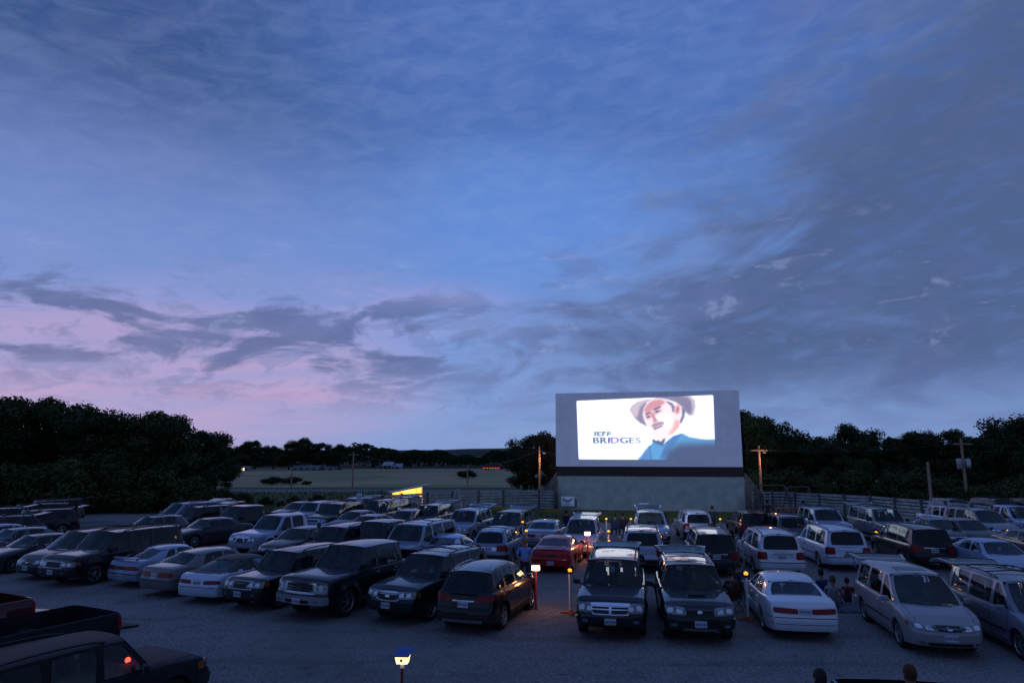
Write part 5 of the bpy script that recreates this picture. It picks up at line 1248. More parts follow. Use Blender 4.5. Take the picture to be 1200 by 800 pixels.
house(449, 459, 541, 545, 250, 'pale two-storey farmhouse left of the lone tree', M['house_wall'], M['tin'], 2, 'farmhouse', 7)
house(461, 470, 543, 547, 252, 'small pale shed beside the farmhouse', M['house_wall'], M['tin'], 1, 'shed', 5)
house(283, 290, 546, 549, 224, 'tiny house with a lit window left of the farm grove', M['house_wall'], M['barn_roof'], 2, 'cottage', 5, (0,))
M['tail'] = mat('trailer_red_light', (.5, .05, .03), .5, emit=(1.0, .10, .06), estr=.8); M['trailer'] = mat('trailer_side', (.12, .03, .03), .6)
tk = thing('semi_truck', 'distant truck with red marker lights passing along the far side of the field', 'truck', (AT(576, 551, 236).x, 236, 0))
q = MB(); q.box((0, 0, 1.25), (5.6, 2.2, 1.0), bev=.05); link('trailer', q.mesh('trailer', M['trailer']), tk)
q = MB(); q.box((3.9, 0, .95), (1.7, 2.0, 1.3), bev=.2); link('cab', q.mesh('cab', M['trailer']), tk)
q = MB()
for i in range(6): q.box((-2.4 + i * .95, -1.13, .62), (.7, .05, .22))
link('marker_light', q.mesh('marker_light', M['tail'], False), tk)
for x_ in (-2, -1, 3.4):
    for y_ in (-.95, .95):
        q = MB(); q.lathe([(.001, -.12), (.42, -.12), (.42, .12), (.001, .12)], 'y', 14); link('wheel', q.mesh('wheel', M['tyre']), tk, (x_, y_, .42))

# ------------------------------------------------------------------ aisle lamps, playground, barriers
M['pvc'] = mat('white_pvc', (.85, .86, .90), .5); M['orange'] = mat('orange_rubber', (.55, .13, .03), .7); M['redpole'] = mat('red_painted_pole', (.22, .015, .02), .55)
M['amber_glow'] = mat('amber_lamp', (.6, .3, .05), .4, emit=(1, .36, .03), estr=1.5); M['bright_glow'] = mat('bright_lamp', (.8, .6, .4), .4, emit=(1, .66, .34), estr=8.0); M['solar'] = mat('blue_solar_lid', (.05, .13, .45), .35); M['box_glow'] = mat('lit_box_panel', (.8, .7, .4), .5, emit=(1, .78, .35), estr=1.6); M['yellow'] = mat('yellow_paint', (.45, .30, .03), .7, noise=.2)
def light(root, loc, e, col=(1, .42, .10), rad=.05):
    ld = bpy.data.lights.new('lamp_glow', 'POINT'); ld.energy = e; ld.color = col; ld.shadow_soft_size = rad
    o = bpy.data.objects.new('lamp_glow', ld); COL.objects.link(o); o.parent = root; o.location = loc
def marker(u, v, label, h=1.25, white=True, base=True, lit=True, e=1.2):
    x, y = G(u, v); root = thing('aisle_marker', label, 'marker post', (x, y, .004), 0, 'marker posts along the aisles')
    q = MB(); q.tube([(0, 0, .03), (0, 0, h - .12)], .04, 10); link('pole', q.mesh('pole', M['pvc'] if white else M['redpole']), root)
    if base:
        q = MB()
        for i in range(4): q.box((.16 * math.cos(i * 1.57), .16 * math.sin(i * 1.57), .025), (.30, .13, .045), Matrix.Rotation(i * 1.57, 3, 'Z'), bev=.015)
        q.lathe([(.001, .09), (.06, .09), (.075, .03)], 'z', 12); link('base', q.mesh('base', M['orange']), root)
    q = MB(); q.lathe([(.001, h - .13), (.045, h - .13), (.05, h - .05), (.001, h - .05)], 'z', 12); link('collar', q.mesh('collar', M['plastic']), root)
    q = MB(); q.lathe([(.001, h - .05), (.05, h - .05), (.065, h - .02), (.06, h + .02), (.001, h + .05)], 'z', 14); link('lamp', q.mesh('lamp', M['amber_glow'] if lit else M['pvc']), root)
    if lit: light(root, (0, 0, h + .14), e)
marker(668.5, 718, 'white marker post on orange feet standing in the open aisle left of the cross-grille SUV', 1.3)
marker(877, 726, 'white marker post on orange feet left of the white sedan', 1.35)
marker(872, 664, 'unlit white marker post left of the white van with brown glass', 1.15, base=False, lit=False)
marker(845, 630, 'amber marker post beside the small white SUV near the screen', 1.1, base=False)
marker(711, 631, 'white marker post right of the open silver minivan near the grass', 1.15, base=False)
marker(740, 631, 'white marker post left of the pale open-hatch SUV near the grass', 1.15, base=False)
marker(612.5, 640, 'amber marker post left of the silver sedan facing the screen', 1.3, base=False)
marker(617, 651, 'amber marker post behind the person in blue', 1.2, base=False)
marker(950, 633, 'white marker post right of the small blue-grey SUV', 1.1, base=False, lit=False)
marker(1029, 650, 'amber marker post between white vans and the dark minivan on the right', 1.1, base=False)
marker(1184, 648, 'amber marker post by the far right cars', 1.1, base=False)
marker(1124, 718, 'amber marker post between the two silver minivans at right', 1.45, base=False)
marker(714, 655, 'amber marker post left of the open tailgate of the cross-grille SUV', 1.3, base=False)
marker(775, 664, 'amber marker post between the two dark open SUVs', 1.3, base=False)
marker(204, 664, 'amber marker post behind the pale sedans on the left', 1.3, base=False)
marker(341, 652, 'amber marker post by the low dark sedan on the left', .9, base=False, e=1)
marker(413, 607, 'amber marker post near the open hatch at the back of the left rows', 1.3, base=False)
def lamp_post(u, v, label, h, e):
    x, y = G(u, v); root = thing('lamp_post', label, 'lamp post', (x, y, .004), 0, 'red lamp posts on the lot'); q = MB(); q.tube([(0, 0, 0), (0, 0, h)], .035, 10); link('pole', q.mesh('pole', M['redpole']), root)
    q = MB(); q.box((0, 0, h + .09), (.26, .18, .15), bev=.03); link('lamp', q.mesh('lamp', M['bright_glow']), root)
    q = MB(); q.box((0, 0, h + .19), (.32, .24, .03), bev=.01); link('cap', q.mesh('cap', M['redpole']), root); light(root, (.3, -.3, h - .15), e, (1, .36, .12), .1)
lamp_post(628, 714, 'red lamp post with a glaring light behind the dark crossover', 1.2, 10)
lamp_post(689, 657, 'red lamp post with a glaring light in front of the open silver minivan', 1.15, 20)
x, y = G(470, 836); root = thing('box_lamp', 'red post with a glowing yellow box lamp under a tilted blue lid, nearest the camera', 'lamp post', (x, y, .004), R(-4))
q = MB(); q.tube([(0, 0, 0), (0, 0, .93)], .038, 12); link('pole', q.mesh('pole', M['redpole']), root)
q = MB(); q.lathe([(.001, .92), (.05, .92), (.05, 1.02), (.001, 1.02)], 'z', 12); link('collar', q.mesh('collar', M['pvc']), root)
q = MB(); q.add([(-.13, -.12, 1.02), (.15, -.12, 1.02), (.15, .12, 1.02), (-.13, .12, 1.02), (-.17, -.15, 1.17), (.17, -.15, 1.17), (.20, .15, 1.24), (-.14, .15, 1.24)], [(0, 1, 5, 4), (1, 2, 6, 5), (2, 3, 7, 6), (3, 0, 4, 7), (3, 2, 1, 0)])
link('lamp', q.mesh('lamp', M['box_glow'], False), root)
q = MB(); q.add([(-.20, -.19, 1.175), (.20, -.19, 1.175), (.27, .20, 1.29), (-.13, .20, 1.29), (-.20, -.19, 1.195), (.20, -.19, 1.195), (.27, .20, 1.31), (-.13, .20, 1.31)], [(3, 2, 1, 0), (4, 5, 6, 7), (0, 1, 5, 4), (1, 2, 6, 5), (2, 3, 7, 6), (3, 0, 4, 7)])
link('lid', q.mesh('lid', M['solar'], False), root)
q = MB(); q.lathe([(.001, -.151), (.035, -.152), (.001, -.153)], 'y', 10, (0, -.005, 1.1)); link('mark', q.mesh('mark', M['yellow'], False), root); root.scale = (.74, .74, .9)
def frame_set(u, v, label, wd, h, rz, extra=0, cat='swing set'):
    x, y = G(u, v); root = thing('swing_set', label, cat, (x, y, 0), R(rz)); q = MB()
    for sx_ in (-1, 1):
        for sy in (-1, 1): q.tube([(sx_ * wd / 2 + sx_ * .1, sy * .8, 0), (sx_ * wd / 2, 0, h)], .05, 8)
    q.tube([(-wd / 2, 0, h), (wd / 2, 0, h)], .05, 8); link('frame', q.mesh('frame', M['post_gray']), root)
    n_ = int(wd / .9)
    for i in range(n_):
        x_ = -wd / 2 + wd * (i + .5) / n_; q = MB(); q.tube([(x_ - .22, 0, h), (x_ - .22, 0, .5)], .012, 5); q.tube([(x_ + .22, 0, h), (x_ + .22, 0, .5)], .012, 5); q.box((x_, 0, .48), (.5, .2, .04)); link('swing', q.mesh('swing', M['plastic']), root)
frame_set(905, 600, 'tall swing set before the fence right of the screen', 2.6, 2.3, 8)
frame_set(937, 601, 'second swing set with slanted legs further right before the fence', 2.0, 2.2, 8)
x, y = G(536, 603); root = thing('climbing_frame', 'pointed metal climbing frame before the left fence', 'climbing frame', (x, y, 0)); q = MB()
for a in range(4): q.tube([(1.05 * math.cos(a * 1.57 + .6), 1.05 * math.sin(a * 1.57 + .6), 0), (0, 0, 2.15)], .035, 6)
for s_ in (.3, .6): q.tube([(1.05 * (1 - s_) * math.cos(a * 1.57 + .6), 1.05 * (1 - s_) * math.sin(a * 1.57 + .6), 2.15 * s_) for a in range(5)], .025, 6)
q.tube([(0, 0, 2.15), (.9, -.1, 1.55), (2.3, -.2, .15)], .04, 6); q.tube([(0, .35, 2.0), (.9, .3, 1.5), (2.3, .2, .15)], .04, 6)
link('frame', q.mesh('frame', M['alu']), root)
M['playred'] = mat('play_red_plastic', (.25, .04, .02), .6)
x, y = G(925, 606); root = thing('play_table', 'low reddish play structure on the grass below the swing sets', 'play structure', (x, y, 0)); q = MB(); q.box((0, 0, .7), (2.2, .8, .08)); q.box((0, -.7, .42), (2.2, .25, .06)); q.box((0, .7, .42), (2.2, .25, .06)); link('top', q.mesh('top', M['playred'], False), root); q = MB()
for x_ in (-.8, .8): q.tube([(x_, -.75, 0), (x_, .1, .7)], .04, 6); q.tube([(x_, .75, 0), (x_, -.1, .7)], .04, 6)
link('leg', q.mesh('leg', M['pole_gray']), root)
for u0, u1, v, lb in ((436, 462, 604, 'yellow rail in front of the fence near the ticket booth'), (514, 530, 603, 'short yellow rail left of the climbing frame'), (566, 594, 601, 'yellow rail right of the climbing frame'), (639, 660, 604, 'yellow rail near the winged notice')):
    xa, ya = G(u0, v); xb, yb = G(u1, v); root = thing('yellow_barrier', lb, 'barrier', ((xa + xb) / 2, (ya + yb) / 2, 0), 0, 'yellow rails before the fence'); L_ = xb - xa
    q = MB(); q.box((0, 0, .38), (L_, .08, .26), bev=.02); link('rail', q.mesh('rail', M['yellow']), root)  # rail paint is yellow-orange, with the warm glow put into its colour
    for x_ in (-L_ * .4, L_ * .4): q = MB(); q.box((x_, .08, .25), (.1, .08, .5)); link('post', q.mesh('post', M['post_gray'], False), root)

# ------------------------------------------------------------------ vehicles in the photograph
BK = (.004, .005, .008); NV = (.010, .014, .026); TL = (.008, .018, .024); CH = (.03, .033, .038); SV = (.42, .45, .50); LS = (.50, .54, .62); WH = (.80, .82, .86); GD = (.17, .165, .165); RD = (.50, .006, .016); BG = (.10, .13, .18); MR = (.05, .006, .012); GN = (.012, .022, .024); PG = (.20, .20, .22)
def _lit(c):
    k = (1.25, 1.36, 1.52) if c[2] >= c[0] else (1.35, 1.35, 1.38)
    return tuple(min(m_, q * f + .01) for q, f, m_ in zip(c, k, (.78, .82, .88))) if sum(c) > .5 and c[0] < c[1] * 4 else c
V = [
 # nearest row, left to right
 ('suv_long', 'F', 60, 688, BK, 'long black SUV with a roof rack, frontmost at the left end of the nearest row', 0, 0),
 ('minivan', 'F', 30, 680, CH, 'charcoal minivan just behind and left of the long black SUV', 0, 0),
 ('coupe', 'R', 140, 689, (.22, .26, .34), 'pale silver-blue coupe with its tail to the camera, beside the long black SUV', 4, 0),
 ('sedan', 'R', 178, 700, GD, 'tan-grey sedan seen from behind between the silver-blue coupe and the low white car', 8, 0),
 ('convertible', 'R', 229, 709, (.48, .51, .58), 'low white convertible with a black top, mostly hidden behind the dark square-lamped SUV', 0, 0),
 ('suv_boxy', 'F', 280, 717, BK, 'dark square-lamped SUV parked left of the big chrome-grilled pickup', 7, 0),
 ('pickup_tall', 'F', 350, 727, NV, 'big dark crew-cab pickup with a huge chrome grille and bumper', 10, 0),
 ('suv_oval', 'F', 454, 732, TL, 'dark teal SUV with an oval-badged grille and toys on the dashboard', 12, 0),
 ('crossover', 'R', 542, 744, BK, 'glossy black crossover with silver roof rails and its tail to the camera', 5, 0),
 ('suv_cross_grille', 'F', 716, 752, NV, 'dark SUV with a chrome cross-shaped grille and raised tailgate', -1, 1),
 ('suv_scoop', 'F', 822, 757, GN, 'dark SUV with a hood scoop, silver roof rails and raised tailgate', -2, 1),
 ('sedan_wide_lamps', 'R', 946, 753, WH, 'white sedan with full-width red tail lamps in the nearest row', 0, 0),
 ('minivan_open', 'F', 1116, 772, (.25, .24, .245), 'warm silver minivan with raised tailgate and sunroof, front bumper to the camera', 3, 1),
 ('minivan_rail', 'F', 1278, 790, (.16, .16, .185), 'purplish grey minivan with black roof rails cut by the right edge, tailgate raised', 3, 1),
 # second row
 ('pickup', 'F', 281, 652, (.30, .34, .42), 'pale silver crew-cab pickup standing alone in the second row', 6, 0),
 ('sedan_front', 'F', 316, 661, BK, 'low dark sedan catching orange light, right of the pale pickup', 0, 0),
 ('suv_boxy', 'F', 362, 668, CH, 'dark wagon-like SUV with people in front, behind the big pickup', 0, 0),
 ('pickup_chrome', 'F', 407, 666, BK, 'black pickup with a chrome hooped grille just above the big pickup roof', 5, 0),
 ('suv_long', 'F', 452, 673, (.23, .25, .30), 'silver-grey long SUV with open side windows in the second row', 5, 0),
 ('coupe', 'R', 508, 670, (.32, .37, .47), 'pale blue-silver coupe behind the roof of the teal SUV', 0, 0),
 ('wagon', 'R', 572, 664, (.20, .24, .31), 'silver-blue station wagon with red corner tail lamps and roof bars', 0, 0),
 ('coupe', 'R', 645, 672, RD, 'bright red coupe with a rear spoiler beside the person in blue', 1, 0),
 ('suv', 'R', 754, 673, (.36, .39, .45), 'silver SUV seen from behind between the two raised tailgates', 0, 0),
 ('minivan', 'R', 841, 677, GN, 'dark green minivan with its tail to the camera behind the hood-scoop SUV', 0, 0),
 ('minivan', 'R', 918, 677, WH, 'white minivan with wide dark rear glass directly behind the white sedan', 0, 0),
 ('minivan', 'R', 997, 670, (.50, .54, .62), 'second white minivan with dark side trim, right of the first white one', 0, 0),
 ('minivan', 'R', 1098, 668, (.014, .012, .016), 'nearly black minivan with red tail lamps behind the purplish grey one', 3, 0),
 ('sedan_front', 'F', 1208, 686, (.28, .32, .40), 'silver-blue sedan with a bright spot on its windshield at the right', 4, 0),
 ('sedan_front', 'F', 1262, 668, (.10, .07, .09), 'dark pinkish car cut off by the right edge behind the silver-blue sedan', 4, 0),
 # left-hand cluster
 ('sedan_front', 'F', -30, 674, (.05, .06, .08), 'dark blue-grey sedan nearest the camera in the cluster at the left edge', 2, 0),
 ('sedan', 'F', -52, 662, BG, 'slate sedan behind the nearest one at the left edge', 2, 0),
 ('coupe', 'F', -68, 652, (.14, .18, .26), 'light blue sedan with a shiny roof in the cluster at the left edge', 2, 0),
 ('wagon', 'F', -72, 644, CH, 'dark wagon with its hatch raised in the left-edge cluster', 4, 1),
 ('suv', 'F', -88, 637, CH, 'dark SUV furthest back in the left-edge cluster, tailgate raised', 4, 1),
 ('minivan_open', 'F', -20, 626, BK, 'black minivan at the foot of the left wood, tailgate raised', 4, 1),
 ('suv', 'F', 2, 619, (.06, .07, .09), 'slate grey SUV with raised tailgate at the back of the left-edge cluster, under the trees', 4, 1),
 ('suv_boxy', 'F', -14, 635, (.02, .025, .035), 'small navy SUV with raised tailgate beside the black minivan at far left', 4, 1),
 # third row, left
 ('hatchback', 'F', 139, 640, (.09, .095, .115), 'small grey hatchback peeking over the roof of the long black SUV', 2, 0),
 ('minivan', 'F', 175, 623, (.19, .24, .34), 'light blue minivan with raised tailgate before the left wood', 4, 1),
 ('suv', 'F', 187, 632, BK, 'black SUV in front of the light blue minivan, tailgate raised', 4, 1),
 ('sedan_front', 'F', 196, 643, (.035, .037, .046), 'dark sedan showing its whole side in the middle of the left lot', 10, 0),
 ('pickup', 'F', 240, 633, BK, 'black pickup half hidden behind the pale silver one', 6, 0),
 ('sedan_front', 'F', 322, 614, BK, 'black sedan at the back corner of the lot near the verge', 4, 0),
 ('suv_boxy', 'F', 343, 620, (.34, .38, .46), 'pale blue-white SUV next to the black corner sedan', 4, 0),
 ('suv', 'F', 366, 626, CH, 'dark SUV with glinting headlamps right of the pale blue-white one', 2, 0),
 ('crossover', 'F', 392, 613, BG, 'grey-blue crossover with raised hatch near the gate post', 4, 1),
 ('sedan_front', 'F', 391, 630, (.17, .15, .18), 'pinkish silver sedan facing the camera in the third row', 2, 0),
 ('sedan', 'F', 407, 638, (.13, .145, .18), 'grey sedan tucked behind the black pickup', 2, 0),
 ('suv_long', 'F', 424, 623, (.03, .02, .028), 'dark plum long SUV with raised tailgate by the left board fence', 3, 1),
 ('sedan_front', 'F', 452, 613, CH, 'dark sedan by the fence under the ticket booth', 3, 0),
 ('hatchback', 'F', 458, 629, (.12, .11, .15), 'small purplish hatchback behind the silver-grey long SUV', 2, 0),
 ('suv_boxy', 'F', 488, 626, CH, 'dark SUV with raised tailgate left of the climbing frame', 2, 1),
 # third row, centre and right
 ('suv', 'F', 530, 639, (.24, .28, .36), 'silver-blue SUV with raised rear glass in the third row', 2, 1),
 ('minivan', 'F', 585, 641, GN, 'dark green minivan with raised tailgate near the yellow rail', 2, 1),
 ('sedan_wide_lamps', 'R', 631, 646, (.19, .21, .25), 'grey sedan with a wide rear bumper, third row, left of the open silver minivan', 2, 0),
 ('minivan_open', 'F', 679, 655, (.27, .27, .32), 'silver minivan with raised tailgate lit by the glaring lamp', -1, 1),
 ('suv', 'F', 766, 643, (.24, .29, .36), 'pale SUV with raised tailgate facing the camera below the screen', -1, 1),
 ('suv_boxy', 'R', 820, 636, (.38, .40, .45), 'small white SUV seen from behind on the grass edge below the screen', -2, 0),
 ('suv_boxy', 'R', 888, 637, MR, 'maroon SUV seen from behind, right of the small white one', 0, 0),
 ('suv_boxy', 'R', 932, 643, (.11, .14, .18), 'small blue-grey SUV seen from behind before the swing sets', 0, 0),
 ('suv', 'F', 985, 637, (.32, .37, .46), 'pale silver SUV facing the camera right of the blue-grey one', 1, 0),
 ('suv_long', 'F', 1060, 640, PG, 'grey long SUV with raised tailgate before the right fence', 2, 1),
 ('sedan_front', 'F', 1128, 645, (.03, .035, .045), 'dark sedan between the grey long SUV and the white wagon', 6, 0),
 ('suv_boxy', 'R', 1133, 627, (.38, .42, .50), 'white boxy wagon with its tail to the camera in the right rows', 4, 0),
 ('hatchback', 'F', 1160, 646, (.04, .05, .06), 'small dark car with a rounded roof before the silver-beige minivan', 4, 0),
 ('minivan', 'F', 1183, 637, (.20, .19, .20), 'silver-beige minivan facing the camera near the right edge', 4, 0),
 ('pickup', 'F', 1228, 634, (.38, .43, .52), 'white crew-cab pickup at the right edge behind the beige minivan', 4, 0),
 ('suv_boxy', 'F', 1143, 615, BG, 'slate SUV in the farthest right row near the end of the fence', 5, 0),
 ('sedan_front', 'F', 1172, 615, (.10, .11, .16), 'dull blue sedan in the farthest right row', 5, 0),
 ('suv', 'F', 1203, 618, CH, 'dark SUV in the farthest right row below the leafy bushes', 5, 0),
 ('pickup', 'F', 1244, 619, CH, 'dark pickup at the far right end of the farthest row', 5, 0),
]
M['toy_o'] = mat('toy_orange', (.75, .25, .03), .6); M['toy_t'] = mat('toy_teal', (.15, .55, .60), .6); M['toy_r'] = mat('toy_red', (.6, .03, .03), .6); M['toy_w'] = mat('toy_white', (.85, .85, .85), .6)
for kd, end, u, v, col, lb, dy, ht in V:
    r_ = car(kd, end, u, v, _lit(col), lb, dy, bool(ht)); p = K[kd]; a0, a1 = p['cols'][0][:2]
    if 'toys on the dashboard' in lb:
        for yy, zz, mm_, sz_ in ((.42, .22, 'toy_o', .07), (.38, .10, 'toy_t', .10), (.18, .05, 'toy_r', .09), (-.25, .06, 'toy_w', .08), (-.36, .05, 'toy_t', .07)):
            q = MB(); q.lathe([(.001, -sz_ * .6), (sz_ * .8, -sz_ * .5), (sz_, 0), (sz_ * .6, sz_ * .6), (.001, sz_ * .8)], 'z', 10); link('dashboard_toy', q.mesh('dashboard_toy', M[mm_]), r_, (a0 - .32, yy, p['belt'] + zz + .06))
    if 'bright spot' in lb or 'cross-shaped' in lb or 'raised rear glass' in lb:
        q = MB(); q.box((0, 0, 0), (.01, .12, .16), bev=.004); link('bright_spot_tag', q.mesh('bright_spot_tag', M['toy_w']), r_, (a1 + .16, .0, p['H'] - .32))  # white tag added to give the windshield its bright spot

# bottom left: vehicles backed towards the camera row
def pick(kind, x, y, a, col, lb): return place_vehicle(kind, False, (x, y, .012), math.atan2(math.cos(R(a)), math.sin(R(a))), col, lb)
pick('suv_boxy', -7.75, 12.9, 27, (.008, .009, .012), 'dark SUV with a dim red light inside, cut by the bottom left corner')
def gate_down(root, zb_, col, xe=-2.86):
    q = MB(); q.box((xe - .27, 0, zb_ - .02), (.55, 1.62, .06), Matrix.Rotation(R(-4), 3, 'Y'), bev=.015); o = link('tailgate', q.mesh('tailgate', M['paint']), root); o.color = (*col, 1)
r_ = pick('pickup_long', -11.75, 14.9, 207, (.008, .014, .018), 'dark pickup at the left edge with its empty bed and lowered tailgate towards the lot'); gate_down(r_, .74, (.008, .014, .018), -3.28)
r_ = pick('pickup_chrome', -14.75, 16.9, 207, (.09, .008, .012), 'dark red pickup at the left edge with a person in its bed'); gate_down(r_, .74, (.03, .01, .012))
for ob_ in list(COL.objects):
    if ob_.name.split('.')[0] in ('body', 'tailgate', 'side_mirror') and ob_.parent and ob_.parent.get('label', '').startswith(('dark SUV with a dim red', 'dark pickup at the left edge')):
        ob_.material_slots[0].link = 'OBJECT'; ob_.material_slots[0].material = M['faded']
pick('pickup_long', 5.95, 9.1, 187, (.015, .017, .02), 'black pickup whose bed rim just shows at the bottom edge')

# ------------------------------------------------------------------ people
SK = (.30, .17, .12)
PM = {}
def pmat(c, n='cloth'):
    k = (n,) + tuple(round(q, 3) for q in c)
    if k not in PM: PM[k] = mat(n, c, .85 if n != 'skin' else .6, noise=.15, nscale=12)
    return PM[k]
POSES = {
 'stand': dict(pel=(0, 0, .93), chest=(0, .0, 1.30), neck=(0, 0, 1.47), head=(0, -.02, 1.60), hip=.10, knee=(.11, -.02, .50), ank=(.12, 0, .08), toe=(.14, -.17, .04), sh=(.19, 0, 1.42), elb=(.27, .02, 1.14), wri=(.12, -.20, 1.06)),
 'walk': dict(pel=(0, 0, .92), chest=(0, -.02, 1.29), neck=(0, -.03, 1.46), head=(0, -.06, 1.59), hip=.09, knee=(.10, -.10, .50), ank=(.11, .10, .10), toe=(.12, -.06, .04), sh=(.19, -.02, 1.41), elb=(.25, .06, 1.14), wri=(.24, -.08, .92)),
 'sit': dict(pel=(0, 0, .48), chest=(0, .05, .86), neck=(0, .03, 1.03), head=(0, 0, 1.17), hip=.10, knee=(.13, -.44, .52), ank=(.13, -.46, .10), toe=(.14, -.63, .05), sh=(.19, .03, .98), elb=(.25, -.08, .70), wri=(.14, -.32, .62)),
 'ground': dict(pel=(0, 0, .14), chest=(0, .10, .52), neck=(0, .06, .69), head=(0, .02, .83), hip=.10, knee=(.16, -.42, .42), ank=(.14, -.62, .08), toe=(.15, -.78, .05), sh=(.19, .08, .64), elb=(.26, -.06, .40), wri=(.16, -.30, .36)),
}
def person(pose, x, y, z, rz, shirt, pants, hair, label, s=1.0, bare_arm=True, bare_leg=False):
    p = POSES[pose]; vs = [p['pel'], p['chest'], p['neck'], p['head'], (p['head'][0], p['head'][1] - .005, p['head'][2] + .10)]
    rad = [(.155, .115), (.165, .11), (.055, .055), (.082, .095), (.072, .085)]; ed = [(0, 1), (1, 2), (2, 3), (3, 4)]
    lab = ['pants', 'shirt', 'skin', 'skin', 'skin']
    mid = [(a + b_) / 2 for a, b_ in zip(p['pel'], p['chest'])]; vs.append(tuple(mid)); rad.append((.14, .10)); lab.append('shirt'); ed[0] = (0, 5); ed.append((5, 1))
    def add(q, r_, l, par): vs.append(q); rad.append((r_, r_)); lab.append(l); ed.append((par, len(vs) - 1)); return len(vs) - 1
    for sx_ in (-1, 1):
        f = lambda q: (q[0] * sx_, q[1], q[2])
        if pose == 'walk' and sx_ < 0: kn, an, to = (-.10, -.20, .55), (-.11, -.30, .10), (-.12, -.47, .05)
        else: kn, an, to = f(p['knee']), f(p['ank']), f(p['toe'])
        a = add((p['hip'] * sx_, p['pel'][1], p['pel'][2] - .04), .095, 'pants', 0); m_ = tuple((q + w_) / 2 for q, w_ in zip(vs[a], kn)); a = add(m_, .082, 'pants', a)
        a = add(kn, .060, 'pants' if not bare_leg else 'skin', a); m_ = tuple((q + w_) / 2 for q, w_ in zip(kn, an)); a = add(m_, .055, 'pants' if not bare_leg else 'skin', a); a = add(an, .042, 'shoe' if not bare_leg else 'skin', a); add(to, .038, 'shoe', a)
        a = add(f(p['sh']), .062, 'shirt', 1); el_ = f(p['elb']); m_ = tuple((q + w_) / 2 for q, w_ in zip(vs[a], el_)); a = add(m_, .052, 'shirt', a); a = add(el_, .042, 'skin' if bare_arm else 'shirt', a)
        wr = f(p['wri']); a = add(wr, .028, 'skin', a); d = (Vector(wr) - Vector(el_)).normalized(); pl = add(tuple(Vector(wr) + d * .06), .034, 'skin', a)
        for k in range(4):
            o_ = (k - 1.5) * .018; q1 = Vector(wr) + d * .11 + Vector((o_, 0, 0)); b2 = add(tuple(q1), .010, 'skin', pl); add(tuple(q1 + d * .045 + Vector((0, .0, -.012))), .008, 'skin', b2)
        b2 = add(tuple(Vector(wr) + d * .05 + Vector((-.035 * sx_, -.01, .01))), .011, 'skin', a)
    me = bpy.data.meshes.new('tmp'); me.from_pydata(vs, ed, []); ob = bpy.data.objects.new('tmp', me); COL.objects.link(ob)
    md = ob.modifiers.new('s', 'SKIN'); md.use_smooth_shade = True
    for i, sv in enumerate(me.skin_vertices[0].data): sv.radius = rad[i]; sv.use_root = (i == 0)
    ob.modifiers.new('b', 'SUBSURF').levels = 1; ob.modifiers['b'].render_levels = 1
    dg = bpy.context.evaluated_depsgraph_get(); em = bpy.data.meshes.new_from_object(ob.evaluated_get(dg)); bpy.data.objects.remove(ob)
    em.name = 'person'; em.materials.clear()
    for mm_ in (pmat(SK, 'skin'), pmat(shirt), pmat(pants), pmat((.02, .02, .02), 'shoe')): em.materials.append(mm_)
    V_ = [Vector(q) for q in vs]; idx = {'skin': 0, 'shirt': 1, 'pants': 2, 'shoe': 3}
    for f in em.polygons:
        c = f.center; best = min(range(len(V_)), key=lambda i: (V_[i] - c).length - rad[i][0] * .6); f.material_index = idx[lab[best]]; f.use_smooth = True
    o = link('person', em, None, (x, y, z), None, label, 'person'); o.rotation_euler = (0, 0, R(rz)); o.scale = (s, s, s)
    hd = Vector(p['head']); q = MB(); prof = [(.001, .20), (.05, .19), (.085, .15), (.10, .09), (.098, .04), (.085, -.02)]
    q.lathe([(r_ * 1.02, z_) for r_, z_ in prof], 'z', 14, hd + Vector((0, .018, 0)))
    link('hair', q.mesh('hair', pmat(hair, 'hair')), o)
    q = MB()
    q.add([hd + Vector(v_) for v_ in ((-.014, -.088, .03), (.014, -.088, .03), (0, -.118, .022), (0, -.09, .065))], [(0, 2, 3), (2, 1, 3), (0, 1, 2)]); link('nose', q.mesh('nose', pmat(SK, 'skin')), o)
    q = MB()
    for sx_ in (-1, 1): q.lathe([(.001, -.006), (.012, -.004), (.001, .004)], 'y', 8, hd + Vector((sx_ * .032, -.091, .062)))
    q.box(hd + Vector((0, -.09, -.012)), (.045, .008, .008)); link('face_features', q.mesh('face_features', pmat((.08, .03, .03), 'feature')), o)
    for sx_ in (-1, 1): q = MB(); q.box(hd + Vector((sx_ * .097, .01, .045)), (.02, .035, .055), bev=.008); link('ear', q.mesh('ear', pmat(SK, 'skin')), o)
    return o
def pp(pose, u, v, rz, shirt, pants, hair, label, z=0.0, **kw):
    x, y = G(u, v, z); return person(pose, x, y, z + .01, rz, shirt, pants, hair, label, **kw)
M['canvas'] = mat('canvas_chair', (.02, .035, .09), .85)
def camp_chair(x, y, rz, label, col=None, z=0.0):
    root = thing('camp_chair', label, 'folding chair', (x, y, z + .004), R(rz), 'folding chairs beside the vehicles'); cm = mat('canvas', col, .85) if col else M['canvas']
    q = MB(); q.box((0, 0, .40), (.50, .45, .03), bev=.01); link('seat', q.mesh('seat', cm), root)
    q = MB(); q.box((0, .24, .68), (.50, .03, .50), Matrix.Rotation(R(-12), 3, 'X'), bev=.01); link('backrest', q.mesh('backrest', cm), root)
    for sx_ in (-1, 1):
        q = MB(); q.tube([(sx_ * .27, -.24, 0), (sx_ * .27, .22, .44)], .012, 6); q.tube([(sx_ * .27, .24, 0), (sx_ * .27, -.22, .42)], .012, 6); q.tube([(sx_ * .27, .2, .4), (sx_ * .27, .30, .92)], .012, 6); q.box((sx_ * .27, -.0, .62), (.05, .42, .02)); link('leg', q.mesh('leg', M['plastic']), root)
